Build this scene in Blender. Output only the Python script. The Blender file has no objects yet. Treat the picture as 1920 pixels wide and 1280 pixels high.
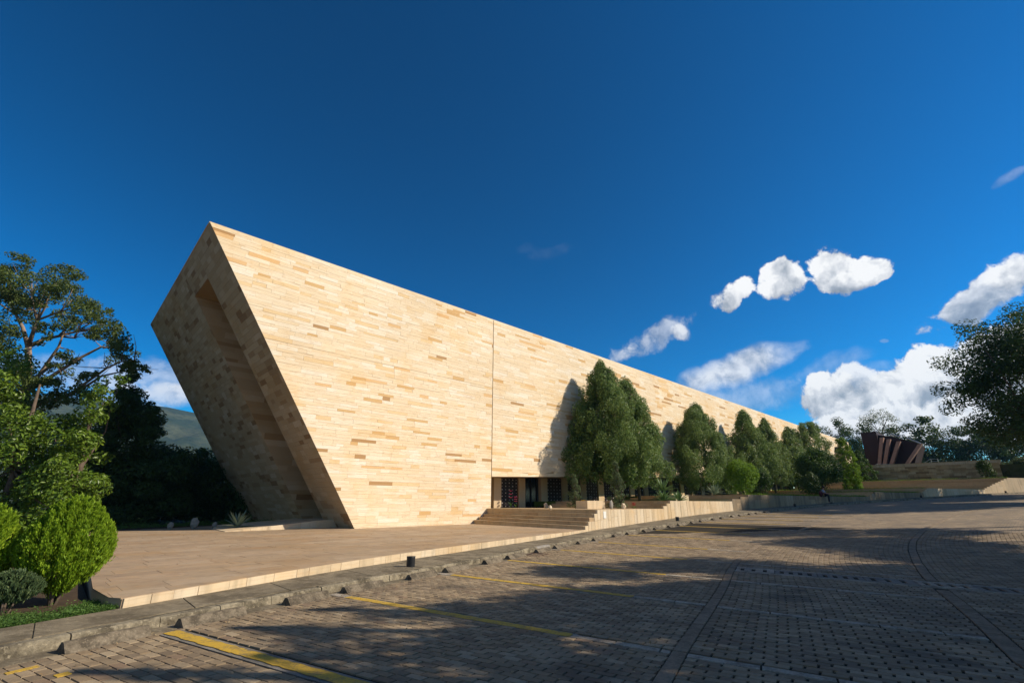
import bpy, math, random
import numpy as np
from mathutils import Matrix, Vector
random.seed(7); RNG = np.random.default_rng(11)
SC = bpy.context.scene
# ------------------------------------------------------------------ camera
FPX, HPX = 902.0, 304.0                       # focal length in 1920-px units, horizon offset
PITCH = math.atan(HPX / FPX); TH = math.atan(962 / math.hypot(FPX, HPX))
EYE = np.array([0, 0, 1.45])
FH = np.array([math.cos(TH), math.sin(TH), 0.]); RT = np.array([math.sin(TH), -math.cos(TH), 0.])
FW = FH * math.cos(PITCH) + np.array([0, 0, math.sin(PITCH)])
UP = -FH * math.sin(PITCH) + np.array([0, 0, math.cos(PITCH)])
cam = bpy.data.cameras.new('camera'); cam.sensor_width = 36; cam.lens = FPX * 36 / 1920
cam.clip_start = 0.05; cam.clip_end = 20000
co = bpy.data.objects.new('camera', cam); SC.collection.objects.link(co)
M = Matrix.Identity(4)
for i, v in enumerate((RT, UP, -FW)):
    for j in range(3): M[j][i] = float(v[j])
M[0][3], M[1][3], M[2][3] = EYE.tolist()
co.matrix_world = M; SC.camera = co
# ------------------------------------------------------------------ sun, sky, exposure
SUN_TRAVEL = Vector((-0.85, 1.0, -0.90)).normalized()
sl = bpy.data.lights.new('sun', 'SUN'); sl.energy = 5.0; sl.angle = math.radians(0.53); sl.color = (1.0, 0.89, 0.72)
so = bpy.data.objects.new('sun', sl); SC.collection.objects.link(so)
so.rotation_euler = SUN_TRAVEL.to_track_quat('-Z', 'Y').to_euler()
to_sun = -SUN_TRAVEL
SUN_EL = math.asin(to_sun.z); SUN_AZ = math.atan2(to_sun.x, to_sun.y)
SC.view_settings.view_transform = 'Standard'; SC.view_settings.look = 'None'
SC.view_settings.exposure = 0.35; SC.view_settings.gamma = 1.0; SC.view_settings.use_curve_mapping = False
world = bpy.data.worlds.new('World'); SC.world = world; world.use_nodes = True

class NT:
    """tiny node-graph helper"""
    def __init__(s, nt): s.nt = nt; nt.nodes.clear()
    def n(s, t, inp=None, **kw):
        nd = s.nt.nodes.new(t)
        for k, v in kw.items(): setattr(nd, k, v)
        for k, v in (inp or {}).items():
            sk = nd.inputs[k]
            if hasattr(v, 'is_output') or isinstance(v, bpy.types.NodeSocket): s.nt.links.new(v, sk)
            else: sk.default_value = v
        return nd
    def m(s, op, a, b=0.0, c=0.0, clamp=False):
        nd = s.nt.nodes.new('ShaderNodeMath'); nd.operation = op; nd.use_clamp = clamp
        for i, v in enumerate((a, b, c)):
            if isinstance(v, bpy.types.NodeSocket): s.nt.links.new(v, nd.inputs[i])
            else: nd.inputs[i].default_value = v
        return nd.outputs[0]
    def vm(s, op, a, b=(0, 0, 0), out=0):
        nd = s.nt.nodes.new('ShaderNodeVectorMath'); nd.operation = op
        for i, v in enumerate((a, b)):
            if isinstance(v, bpy.types.NodeSocket): s.nt.links.new(v, nd.inputs[i])
            else: nd.inputs[i].default_value = v
        return nd.outputs[out]
    def noise(s, vec, scale, detail=4, rough=0.55, dist=0.0):
        return s.n('ShaderNodeTexNoise', {'Vector': vec, 'Scale': scale, 'Detail': detail, 'Roughness': rough, 'Distortion': dist}).outputs['Fac']
    def ramp(s, fac, stops, interp='LINEAR'):
        nd = s.n('ShaderNodeValToRGB', {'Fac': fac}); r = nd.color_ramp; r.interpolation = interp
        while len(r.elements) < len(stops): r.elements.new(0.5)
        for e, (p, c) in zip(r.elements, stops): e.position = p; e.color = tuple(c) + ((1,) if len(c) == 3 else ())
        return nd.outputs['Color']
    def mix(s, fac, a, b, mode='MIX'):
        nd = s.nt.nodes.new('ShaderNodeMix'); nd.data_type = 'RGBA'; nd.blend_type = mode
        for i, v in ((0, fac), (6, a), (7, b)):
            if isinstance(v, bpy.types.NodeSocket): s.nt.links.new(v, nd.inputs[i])
            else: nd.inputs[i].default_value = v if i == 0 else (tuple(v) + ((1,) if len(v) == 3 else ()))
        return nd.outputs[2]
    def mrange(s, v, a, b, c=0.0, d=1.0, smooth=True):
        nd = s.n('ShaderNodeMapRange', {'Value': v, 'From Min': a, 'From Max': b, 'To Min': c, 'To Max': d})
        if smooth: nd.interpolation_type = 'SMOOTHSTEP'
        return nd.outputs[0]
    def link(s, a, b): s.nt.links.new(a, b)

def build_sky():
    g = NT(world.node_tree)
    d = g.vm('NORMALIZE', g.n('ShaderNodeTexCoord').outputs['Generated'])
    sky = g.n('ShaderNodeTexSky'); sky.sky_type = 'NISHITA'; sky.sun_disc = False
    sky.sun_elevation = SUN_EL; sky.sun_rotation = SUN_AZ
    sky.altitude = 1500; sky.air_density = 1.0; sky.dust_density = 0.25; sky.ozone_density = 2.5
    hs = g.n('ShaderNodeHueSaturation', {'Hue': 0.480, 'Saturation': SKY_SAT, 'Value': SKY_VAL, 'Color': sky.outputs[0]}).outputs[0]
    gm = g.n('ShaderNodeGamma', {'Color': hs, 'Gamma': SKY_GAM}).outputs[0]
    # clouds: every lobe is an ellipse round its own direction, broken up by noise
    warp = g.vm('SCALE', g.vm('SUBTRACT', g.n('ShaderNodeTexNoise', {'Vector': d, 'Scale': 9.0, 'Detail': 3.0}).outputs['Color'], (0.5, 0.5, 0.5)), (0, 0, 0))
    warp.node.inputs[3].default_value = 0.05
    dw = g.vm('ADD', d, warp)
    fine = g.noise(dw, 24.0, 12, 0.62)
    ts = (to_sun.x * 0.01, to_sun.y * 0.01, to_sun.z * 0.01 + 0.008)
    fine2 = g.noise(g.vm('ADD', dw, ts), 24.0, 12, 0.62)
    big = g.noise(dw, 9.0, 5, 0.55); big2 = g.noise(g.vm('ADD', dw, (ts[0]*2, ts[1]*2, ts[2]*2.5)), 9.0, 5, 0.55)
    el = g.n('ShaderNodeSeparateXYZ', {'Vector': d}).outputs[2]
    behind = g.mrange(g.vm('DOT_PRODUCT', d, tuple(FH), 1), .32, -.05)          # bearings outside the picture
    rest = g.m('MULTIPLY', g.mrange(g.noise(dw, 4.0, 7, .6), .45, .56), g.m('MULTIPLY', g.mrange(el, .95, .35), g.m('MULTIPLY', g.mrange(el, -.02, .02), behind)))  # unseen clouds added out of frame to make the fill light less blue
    alpha, shade = g.m('MULTIPLY', rest, .85), g.m('ADD', .62, 0.0)
    for (c, e1, e2, a, b, rot, dens, soft, base, amp) in CLOUDS:
        dc = g.vm('DOT_PRODUCT', dw, c, 1); front = g.m('GREATER_THAN', dc, 0.2)
        u = g.m('DIVIDE', g.vm('DOT_PRODUCT', dw, e1, 1), dc); v = g.m('DIVIDE', g.vm('DOT_PRODUCT', dw, e2, 1), dc)
        cr, sr = math.cos(rot), math.sin(rot)
        uu = g.m('DIVIDE', g.m('MULTIPLY_ADD', u, cr, g.m('MULTIPLY', v, sr)), a)
        vv = g.m('DIVIDE', g.m('MULTIPLY_ADD', v, cr, g.m('MULTIPLY', u, -sr)), b)
        r2 = g.m('ADD', g.m('MULTIPLY', uu, uu), g.m('MULTIPLY', vv, vv))
        f = g.m('ADD', g.m('SUBTRACT', 1.0, r2), g.m('MULTIPLY', g.m('SUBTRACT', fine, 0.5), amp))
        al = g.m('MULTIPLY', g.m('MULTIPLY', g.mrange(f, 0.0, soft), dens), front)
        sh = g.m('MULTIPLY_ADD', g.mrange(vv, -1.0, 0.9), 1 - base, base)
        if alpha is None: alpha, shade = al, sh
        else:
            shade = g.m('ADD', g.m('MULTIPLY', sh, al), g.m('MULTIPLY', shade, g.m('SUBTRACT', 1.0, al)))
            alpha = g.m('SUBTRACT', 1.0, g.m('MULTIPLY', g.m('SUBTRACT', 1.0, al), g.m('SUBTRACT', 1.0, alpha)))
    relief = g.m('ADD', g.m('MULTIPLY', g.m('SUBTRACT', fine, fine2), 1.3), g.m('MULTIPLY', g.m('SUBTRACT', big, big2), 2.2))
    lum = g.m('ADD', shade, relief)
    ccol = g.ramp(lum, [(0.0, (0.14, 0.17, 0.22)), (0.45, (0.30, 0.335, 0.39)), (0.8, (0.60, 0.615, 0.645)), (1.0, (0.80, 0.80, 0.80))])
    ccol = g.vm('SCALE', ccol); ccol.node.inputs[3].default_value = 1.0 / SKY_STR
    col = g.mix(alpha, gm, ccol)
    bg = g.n('ShaderNodeBackground', {'Color': col, 'Strength': SKY_STR})
    g.link(bg.outputs[0], g.n('ShaderNodeOutputWorld').inputs[0])
SKY_STR, SKY_SAT, SKY_VAL, SKY_GAM = 0.085, 1.65, 0.65, 1.5
def sky_dir(x, y):                               # bearing and height of a cloud, as unit vectors
    c = FW * FPX + RT * (x - 960) + UP * (640 - y); c /= np.linalg.norm(c)
    e1 = np.cross(c, [0, 0, 1.]); e1 /= np.linalg.norm(e1); e2 = np.cross(e1, c)
    return c, e1, e2, FPX / math.sqrt(FPX**2 + (x - 960)**2 + (640 - y)**2)
CLOUDS = []
# centre x, y, half width, half height, tilt (deg), density, edge softness, base brightness, noise amount
for x, y, a, b, rot, dens, soft, base, amp in [
    (1400, 745, 130, 34, 3, .34, 1.1, .60, 1.80), (1560, 688, 90, 26, 12, .26, 1.3, .6, 1.8), (1650, 700, 110, 22, 3, .2, 1.2, .6, 1.6),
    (1382, 690, 118, 36, 14, .80, 1.0, .60, 1.0), (1300, 712, 40, 26, 20, .3, 1.2, .55, 1.2),
    (330, 715, 130, 42, -5, .45, 1.2, .65, 2.25), (120, 700, 150, 45, 0, .4, 1.2, .65, 2.25), (340, 745, 100, 26, 0, .6, 1.0, .75, 1.80), (200, 770, 120, 30, 0, .6, .9, .7, 1.80),
    (1225, 636, 78, 24, 16, .55, 1.1, .75, 3.60), (1165, 664, 28, 16, 20, .5, 1.0, .7, 3.00), (1275, 628, 22, 13, 0, .7, .8, .8, 2.40),
    (1376, 555, 50, 24, 20, 1.0, .40, .62, 2.8), (1464, 527, 46, 38, 10, 1.0, .35, .62, 2.6),
    (1570, 508, 46, 50, 8, 1.0, .35, .66, 2.6), (1634, 508, 36, 30, 0, 1.0, .35, .6, 2.6), (1590, 532, 40, 20, -5, .9, .5, .5, 2.0),
    (1850, 550, 108, 40, 28, .9, 0.44, .6, 2.85), (1885, 515, 40, 30, 20, .8, .7, .7, 2.40), (1905, 330, 30, 12, 20, .2, 1.0, .6, 2.0), (1030, 475, 50, 14, 15, .03, 1.0, .8, 2.0),
    (1662, 634, 10, 6, 0, .25, .8, .7, 1.0), (985, 470, 30, 12, 0, .02, 1.0, .7, 2.0),
    (1556, 742, 52, 50, 0, 1.0, 0.28, .6, 2.66), (1600, 730, 62, 45, 0, .9, 0.33, .55, 2.28), (1690, 745, 113, 50, 10, 1.0, 0.33, .42, 1.90),
    (1770, 700, 103, 62, 18, 1.0, 0.28, .55, 2.47), (1860, 690, 103, 75, 10, 1.0, 0.28, .5, 2.28), (1660, 800, 154, 40, 0, 1.0, 0.39, .35, 1.71), (1820, 790, 154, 60, 0, 1.0, 0.39, .4, 1.71),
    (1990, 720, 124, 90, 0, 1.0, 0.28, .5, 2.28)]:
    c, e1, e2, k = sky_dir(x, y)
    CLOUDS.append((tuple(c), tuple(e1), tuple(e2), a / FPX * k, b / FPX * k, math.radians(rot), dens, soft, base, amp))
build_sky()

# ------------------------------------------------------------------ helpers
COL = SC.collection
def link(o, parent=None):
    COL.objects.link(o)
    if parent is not None: o.parent = parent
    return o
def tag(o, label=None, cat=None, group=None, kind=None):
    if label: o['label'] = label
    if cat: o['category'] = cat
    if group: o['group'] = group
    if kind: o['kind'] = kind
    return o
def empty(name, label, cat, loc=(0, 0, 0), group=None, kind=None):
    o = bpy.data.objects.new(name, None); link(o); o.location = loc
    return tag(o, label, cat, group, kind)
def mesh_np(name, V, F4=None, rnd=None, mat=None, F3=None, uv=None, smooth=False):
    """V (n,3); F4 (m,4) or a list of index lists"""
    me = bpy.data.meshes.new(name)
    if F4 is not None and isinstance(F4, np.ndarray):
        V = np.ascontiguousarray(V, dtype=np.float32)
        me.vertices.add(len(V)); me.vertices.foreach_set('co', V.ravel())
        m, k = F4.shape
        me.loops.add(m * k); me.loops.foreach_set('vertex_index', np.ascontiguousarray(F4, dtype=np.int32).ravel())
        me.polygons.add(m); me.polygons.foreach_set('loop_start', np.arange(0, m * k, k, dtype=np.int32))
        me.polygons.foreach_set('loop_total', np.full(m, k, dtype=np.int32))
        me.update(calc_edges=True)
    else:
        me.from_pydata([tuple(map(float, v)) for v in V], [], [list(map(int, f)) for f in F4])
        me.update()
    if rnd is not None:
        at = me.attributes.new('rnd', 'FLOAT', 'POINT'); at.data.foreach_set('value', np.ascontiguousarray(rnd, dtype=np.float32))
    if uv is not None:
        at = me.attributes.new('st', 'FLOAT_VECTOR', 'POINT')
        at.data.foreach_set('vector', np.ascontiguousarray(uv, dtype=np.float32).ravel())
    me.polygons.foreach_set('use_smooth', np.full(len(me.polygons), bool(smooth)))
    if mat: me.materials.append(mat)
    return me
def obj(name, me, parent=None, loc=(0, 0, 0)):
    o = bpy.data.objects.new(name, me); link(o, parent); o.location = loc
    return o
class Geo:
    def __init__(s): s.V = []; s.F = []; s.R = []
    def add(s, vs, fs, r=0.0):
        b = len(s.V); s.V += [tuple(v) for v in vs]; s.F += [[i + b for i in f] for f in fs]; s.R += [r] * len(vs)
    def hexa(s, p, r=0.0, back=True):              # 8 points: 0-3 back face, 4-7 front face
        f = [[4, 5, 6, 7], [0, 1, 5, 4], [1, 2, 6, 5], [2, 3, 7, 6], [3, 0, 4, 7]]
        if back: f.append([3, 2, 1, 0])
        s.add(p, f, r)
    def box(s, x0, x1, y0, y1, z0, z1, r=0.0):
        s.hexa([(x0, y0, z0), (x1, y0, z0), (x1, y1, z0), (x0, y1, z0), (x0, y0, z1), (x1, y0, z1), (x1, y1, z1), (x0, y1, z1)], r)
    def prism(s, poly, z0, z1, r=0.0):             # poly list of (x,y); z numbers or functions of (x,y)
        n = len(poly); f0 = z0 if callable(z0) else (lambda x, y: z0); f1 = z1 if callable(z1) else (lambda x, y: z1)
        vs = [(x, y, f0(x, y)) for x, y in poly] + [(x, y, f1(x, y)) for x, y in poly]
        fs = [list(range(n))[::-1], list(range(n, 2 * n))] + [[i, (i + 1) % n, n + (i + 1) % n, n + i] for i in range(n)]
        s.add(vs, fs, r)
    def tube(s, pts, rad, n=6, r=0.0, cap=True):
        pts = [np.array(p, float) for p in pts]
        rad = rad if hasattr(rad, '__len__') else [rad] * len(pts)
        rings = []
        for i, p in enumerate(pts):
            t = pts[min(i + 1, len(pts) - 1)] - pts[max(i - 1, 0)]; t /= (np.linalg.norm(t) + 1e-9)
            a = np.cross(t, [0, 0, 1.] if abs(t[2]) < .9 else [1., 0, 0]); a /= np.linalg.norm(a); b = np.cross(t, a)
            rings.append([p + rad[i] * (math.cos(2 * math.pi * k / n) * a + math.sin(2 * math.pi * k / n) * b) for k in range(n)])
        vs = [v for R in rings for v in R]; fs = []
        for i in range(len(pts) - 1):
            for k in range(n):
                fs.append([i * n + k, i * n + (k + 1) % n, (i + 1) * n + (k + 1) % n, (i + 1) * n + k])
        if cap: fs += [list(range(n))[::-1], [(len(pts) - 1) * n + k for k in range(n)]]
        s.add(vs, fs, r)
    def ball(s, c, rx, ry, rz, n=10, m=7, r=0.0):
        vs = [(c[0], c[1], c[2] - rz)]
        for j in range(1, m):
            ph = -math.pi / 2 + math.pi * j / m
            for k in range(n):
                a = 2 * math.pi * k / n
                vs.append((c[0] + rx * math.cos(ph) * math.cos(a), c[1] + ry * math.cos(ph) * math.sin(a), c[2] + rz * math.sin(ph)))
        vs.append((c[0], c[1], c[2] + rz)); fs = []
        for k in range(n):
            fs.append([0, 1 + (k + 1) % n, 1 + k]); fs.append([len(vs) - 1, 1 + (m - 2) * n + k, 1 + (m - 2) * n + (k + 1) % n])
            for j in range(m - 2):
                a = 1 + j * n; fs.append([a + k, a + (k + 1) % n, a + n + (k + 1) % n, a + n + k])
        s.add(vs, fs, r)
    def make(s, name, mat, parent=None, loc=(0, 0, 0), smooth=False):
        V = [(x - loc[0], y - loc[1], z - loc[2]) for x, y, z in s.V] if any(loc) else s.V
        me = mesh_np(name, V, s.F, rnd=s.R, mat=mat, smooth=smooth)
        return obj(name, me, parent, loc if parent is None else (0, 0, 0))
def px_size(p):                                    # distance in front of the camera
    return float((np.asarray(p) - EYE) @ FW)
def in_view(p, margin=1.25):
    v = np.asarray(p, float) - EYE; d = v @ FW
    return d > 0.3 and abs(v @ RT / d) < 960 / FPX * margin and abs(v @ UP / d) < 640 / FPX * margin

# ------------------------------------------------------------------ materials
def newmat(name):
    m = bpy.data.materials.new(name); m.use_nodes = True
    return m, NT(m.node_tree)
def finish(g, color, rough=0.8, bump=None, bstr=0.3, bdist=0.01, spec=0.3, metal=0.0, normal=None):
    b = g.n('ShaderNodeBsdfPrincipled', {'Roughness': rough, 'Specular IOR Level': spec, 'Metallic': metal})
    if isinstance(color, bpy.types.NodeSocket): g.link(color, b.inputs['Base Color'])
    else: b.inputs['Base Color'].default_value = tuple(color) + (1,)
    if bump is not None:
        bn = g.n('ShaderNodeBump', {'Height': bump, 'Strength': bstr, 'Distance': bdist}); g.link(bn.outputs[0], b.inputs['Normal'])
    g.link(b.outputs[0], g.n('ShaderNodeOutputMaterial').inputs[0]); return b
def rndval(g, seed=0.0):
    a = g.n('ShaderNodeAttribute', attribute_name='rnd').outputs['Fac']
    o = g.n('ShaderNodeObjectInfo').outputs['Random']
    return g.m('FRACT', g.m('ADD', g.m('ADD', a, o), seed))
def wpos(g): return g.n('ShaderNodeNewGeometry').outputs['Position']
def scaled(g, vec, sc): return g.vm('MULTIPLY', vec, sc)

def mat_stone(name, stops, vein=0.35, pit=0.5, rough=0.75, stain=0.0):
    m, g = newmat(name); r = rndval(g); P = wpos(g)
    # each stone has its own grain: shift the pattern by its random number
    Q = g.vm('ADD', P, g.vm('SCALE', (1, 1, 1))); Q = g.vm('ADD', P, g.n('ShaderNodeCombineXYZ', {'X': g.m('MULTIPLY', r, 37.0), 'Y': 0.0, 'Z': g.m('MULTIPLY', r, 91.0)}).outputs[0])
    base = g.ramp(r, stops, 'CONSTANT')
    n1 = g.noise(scaled(g, Q, (0.9, 0.9, 5.0)), 1.6, 5, 0.6, 1.2)
    band = g.n('ShaderNodeTexWave', {'Vector': scaled(g, Q, (0.6, 0.6, 3.2)), 'Scale': 1.2, 'Distortion': 7.0, 'Detail': 3.0, 'Detail Scale': 1.2}, bands_direction='Z').outputs['Fac']
    warm = g.mix(g.m('MULTIPLY', g.mrange(n1, 0.48, 0.75), vein), base, (0.50, 0.285, 0.105))
    warm = g.mix(g.m('MULTIPLY', g.mrange(band, 0.72, 1.0), vein * 0.55), warm, (0.34, 0.17, 0.07))
    hole = g.noise(scaled(g, Q, (1, 1, 1.8)), 26.0, 3, 0.7)
    hm = g.m('MULTIPLY', g.mrange(hole, 0.62, 0.72), g.m('MULTIPLY', g.m('GREATER_THAN', g.m('FRACT', g.m('MULTIPLY', r, 7.3)), 0.55), pit))
    c = g.mix(hm, warm, (0.16, 0.11, 0.06))
    big = g.noise(P, 0.22, 4, 0.55)
    c = g.mix(g.m('MULTIPLY', g.mrange(big, 0.42, 0.7), 0.34), c, g.vm('MULTIPLY', c, (.80, .77, .72)))
    c = g.mix(g.m('MULTIPLY', g.mrange(g.noise(P, .35, 5, .6), .48, .66), .55), c, g.vm('MULTIPLY', c, (1.0, .87, .66)))
    if stain:
        st = g.noise(scaled(g, P, (3.5, 3.5, 0.45)), 1.0, 4, 0.6)
        c = g.mix(g.m('MULTIPLY', g.mrange(st, 0.48, 0.68), stain), c, (0.11, 0.09, 0.065))
    finish(g, c, rough, g.m('SUBTRACT', g.noise(Q, 14.0, 5, 0.65), g.m('MULTIPLY', hm, 1.5)), 0.35, 0.012); return m
SAND = [(0, (.765, .63, .44)), (.16, (.79, .665, .485)), (.30, (.755, .61, .415)), (.42, (.80, .695, .53)), (.54, (.76, .61, .41)), (.66, (.785, .645, .455)),
        (.75, (.81, .72, .575)), (.82, (.735, .545, .31)), (.885, (.77, .64, .46)), (.940, (.62, .40, .18)), (.968, (.70, .46, .23)), (.988, (.42, .25, .11))]
M_SAND = mat_stone('banded_sandstone', SAND, vein=.42, pit=.4)
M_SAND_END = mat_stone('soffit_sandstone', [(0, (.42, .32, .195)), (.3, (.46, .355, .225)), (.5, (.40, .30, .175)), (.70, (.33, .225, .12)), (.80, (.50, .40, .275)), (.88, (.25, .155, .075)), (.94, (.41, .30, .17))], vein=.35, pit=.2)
M_CORE = mat_stone('joint_mortar', [(0, (.42, .32, .20))], vein=.1, pit=0)
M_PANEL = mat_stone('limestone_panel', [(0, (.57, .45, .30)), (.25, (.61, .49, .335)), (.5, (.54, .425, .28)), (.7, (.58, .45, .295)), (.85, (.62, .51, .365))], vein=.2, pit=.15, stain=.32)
M_PANEL_SHADE = mat_stone('stained_limestone_painted_shade', [(0, (.25, .19, .12)), (.25, (.30, .23, .15)), (.5, (.21, .16, .10)), (.7, (.27, .20, .125)), (.85, (.33, .26, .175))], vein=.2, pit=.15, stain=.8)  # stained panel stone in a darker copy: tree shade put into its colour
M_STEP = mat_stone('stair_stone', [(0, (.46, .34, .20)), (.5, (.51, .385, .235)), (.8, (.41, .29, .17))], vein=.35, pit=.1, stain=.2)
M_SLAB = mat_stone('plaza_slab', [(0, (.36, .26, .165)), (.3, (.39, .28, .18)), (.55, (.345, .25, .16)), (.75, (.40, .295, .195)), (.9, (.325, .23, .145))], vein=.22, pit=.0, stain=.25, rough=.7)
M_ROUGHW = mat_stone('rough_wall_stone', [(0, (.42, .30, .185)), (.3, (.50, .37, .235)), (.55, (.34, .235, .14)), (.75, (.56, .43, .29)), (.9, (.24, .165, .10))], vein=.5, pit=.5, stain=.3)
def mat_simple(name, col, rough=.8, spec=.3, metal=0, nscale=8, amt=.3, dark=(.03, .03, .03), bstr=.2):
    m, g = newmat(name); P = wpos(g); n = g.noise(P, nscale, 5, .6)
    c = g.mix(g.m('MULTIPLY', g.mrange(n, .4, .7), amt), col, dark)
    finish(g, c, rough, n, bstr, .01, spec, metal); return m
def mat_concrete(name, col, dark=(.05, .045, .04), amt=.6, nscale=3.0):
    m, g = newmat(name); P = wpos(g); r = rndval(g)
    wear = g.noise(g.vm('ADD', P, (5, 3, 1)), nscale * .35, 5, .6)
    n = g.noise(P, nscale, 8, .7); n2 = g.noise(P, nscale * 7, 6, .7); n3 = g.noise(P, 60, 3, .6)
    c = g.mix(g.m('MULTIPLY', r, .25), col, tuple(x * .6 for x in col))
    c = g.mix(g.m('MULTIPLY', g.mrange(wear, .40, .62), amt * .7), c, tuple(x * .55 for x in col))
    c = g.mix(g.m('MULTIPLY', g.mrange(n, .42, .62), amt), c, dark)
    c = g.mix(g.m('MULTIPLY', g.mrange(n2, .5, .66), amt * .7), c, tuple(x * .45 for x in col))
    c = g.mix(g.m('MULTIPLY', g.mrange(n2, .47, .36), amt * .5), c, tuple(min(.6, x * 1.5) for x in col))
    finish(g, c, .9, g.m('ADD', n2, n3), .5, .02, .2); return m
M_KERB = mat_concrete('kerb_concrete', (.29, .245, .17), (.05, .04, .026), .9, 3.2)
M_WALK = mat_concrete('sidewalk_concrete', (.25, .205, .138), (.07, .055, .035), .7, 1.8)
M_STOP = mat_concrete('wheel_stop_concrete', (.21, .17, .12), (.05, .04, .028), .85, 5)
M_STRIP = mat_concrete('concrete_strip', (.42, .36, .28), (.13, .105, .08), .65, 5)
M_BAND = mat_concrete('edge_band_concrete', (.285, .215, .145), (.12, .09, .06), .6, 4)
M_COVER = mat_concrete('drain_cover_concrete', (.25, .225, .19), (.10, .085, .07), .5, 4)
M_GREY = mat_concrete('pale_concrete', (.33, .30, .26), (.12, .1, .08), .4, 5)
M_YELLOW = None
def mat_yellow():
    m, g = newmat('worn_yellow_paint'); P = wpos(g)
    n = g.noise(P, 5.0, 8, .75); n2 = g.noise(P, 40, 5, .7)
    w = g.m('ADD', g.m('MULTIPLY', n, .7), g.m('MULTIPLY', n2, .3))
    c = g.mix(g.mrange(w, .475, .61), (.54, .335, .035), (.22, .165, .075))
    c = g.mix(g.m('MULTIPLY', g.mrange(n2, .35, .6), .35), c, (.34, .22, .04))
    finish(g, c, .8, n2, .4, .01, .3); return m
M_YELLOW = mat_yellow()
def mat_brick():
    m, g = newmat('brick_paver'); P = wpos(g); r = rndval(g)
    c = g.ramp(r, [(0, (.235, .173, .106)), (.2, (.26, .193, .118)), (.4, (.20, .147, .092)), (.55, (.30, .225, .14)), (.7, (.235, .168, .10)), (.8, (.17, .124, .08)), (.88, (.345, .265, .17)), (.95, (.22, .15, .095))], 'CONSTANT')
    n = g.noise(P, .55, 5, .6); n2 = g.noise(P, 22, 6, .7); n3 = g.noise(P, 1.7, 6, .65)
    c = g.mix(g.m('MULTIPLY', g.mrange(n, .4, .7), .35), c, (.12, .095, .07))
    c = g.mix(g.m('MULTIPLY', g.mrange(n3, .5, .66), .5), c, (.40, .30, .19))
    c = g.mix(g.m('MULTIPLY', g.mrange(g.noise(g.vm('ADD', P, (9, 4, 0)), .9, 4, .5), .60, .70), .55), c, (.06, .05, .04))
    c = g.mix(g.m('MULTIPLY', g.mrange(n2, .48, .75), .4), c, (.08, .064, .048))
    finish(g, c, .85, n2, .5, .012, .25); return m
M_BRICK = mat_brick()
M_JOINT = mat_simple('joint_sand', (.038, .031, .022), .95, .1, 0, 30, .5, (.02, .018, .012))
def mat_road():
    """brick paving too far off to tell the bricks apart: same courses, laid in kerb coordinates"""
    m, g = newmat('far_brick_paving'); st = g.n('ShaderNodeAttribute', attribute_name='st').outputs['Vector']; P = wpos(g)
    uv = g.n('ShaderNodeSeparateXYZ', {'Vector': st}); sw = g.n('ShaderNodeCombineXYZ', {'X': uv.outputs[1], 'Y': uv.outputs[0]}).outputs[0]
    b = g.n('ShaderNodeTexBrick', {'Vector': sw, 'Color1': (.22, .163, .10, 1), 'Color2': (.285, .215, .135, 1), 'Mortar': (.06, .05, .04, 1), 'Scale': 1.0, 'Mortar Size': .008, 'Brick Width': .212, 'Row Height': .112})
    n = g.noise(P, .55, 5, .6); n3 = g.noise(P, 1.7, 6, .65)
    c = g.mix(g.m('MULTIPLY', g.mrange(n, .4, .7), .45), b.outputs[0], (.085, .075, .065))
    c = g.mix(g.m('MULTIPLY', g.mrange(n3, .5, .66), .5), c, (.40, .30, .19))
    finish(g, c, .85, g.noise(P, 22, 6, .7), .4, .012, .25); return m
M_ROAD = mat_road()
def mat_leaf(name, stops, trans=.25, rough=.5, spec=.35, tcol=None):
    m, g = newmat(name); r = rndval(g); P = wpos(g)
    c = g.ramp(r, stops)
    n = g.noise(P, .9, 3, .5)
    c = g.mix(g.m('MULTIPLY', g.mrange(n, .35, .7), .35), c, tuple(x * .62 for x in stops[0][1]))
    b = g.n('ShaderNodeBsdfPrincipled', {'Base Color': c, 'Roughness': rough, 'Specular IOR Level': spec})
    t = g.n('ShaderNodeBsdfTranslucent', {'Color': g.mix(.5, c, tcol or tuple(min(1, x * 1.8) for x in stops[-1][1]))})
    mx = g.n('ShaderNodeMixShader', {0: trans, 1: b.outputs[0], 2: t.outputs[0]})
    g.link(mx.outputs[0], g.n('ShaderNodeOutputMaterial').inputs[0]); return m
L_THUJA = mat_leaf('thuja_leaf', [(0, (.10, .175, .010)), (.45, (.20, .32, .016)), (1, (.34, .46, .03))], .3, .6, .2)
L_IVY = mat_leaf('broad_leaf', [(0, (.06, .115, .010)), (.5, (.105, .18, .014)), (1, (.18, .26, .025))], .25, .42, .4)
L_DARK = mat_leaf('dark_tree_leaf', [(0, (.028, .056, .011)), (.5, (.048, .088, .016)), (1, (.078, .125, .024))], .2, .5, .3)
L_TALL = mat_leaf('tall_tree_leaf', [(0, (.045, .075, .014)), (.5, (.08, .115, .02)), (1, (.13, .165, .035))], .25, .5, .3)
L_PODO = mat_leaf('podocarp_leaf', [(0, (.055, .105, .020)), (.5, (.115, .19, .036)), (.85, (.19, .27, .06)), (1, (.26, .33, .09))], .2, .5, .3)
L_CONIF = mat_leaf('small_conifer_leaf', [(0, (.05, .085, .035)), (.6, (.085, .13, .05)), (1, (.17, .21, .08))], .2, .55, .3)
L_BUSH = mat_leaf('clipped_bush_leaf', [(0, (.022, .055, .008)), (.6, (.045, .10, .012)), (1, (.10, .17, .02))], .25, .5, .3)
L_CYP = mat_leaf('cypress_leaf', [(0, (.07, .14, .008)), (.6, (.14, .25, .014)), (1, (.24, .36, .03))], .25, .6, .2)
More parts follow.
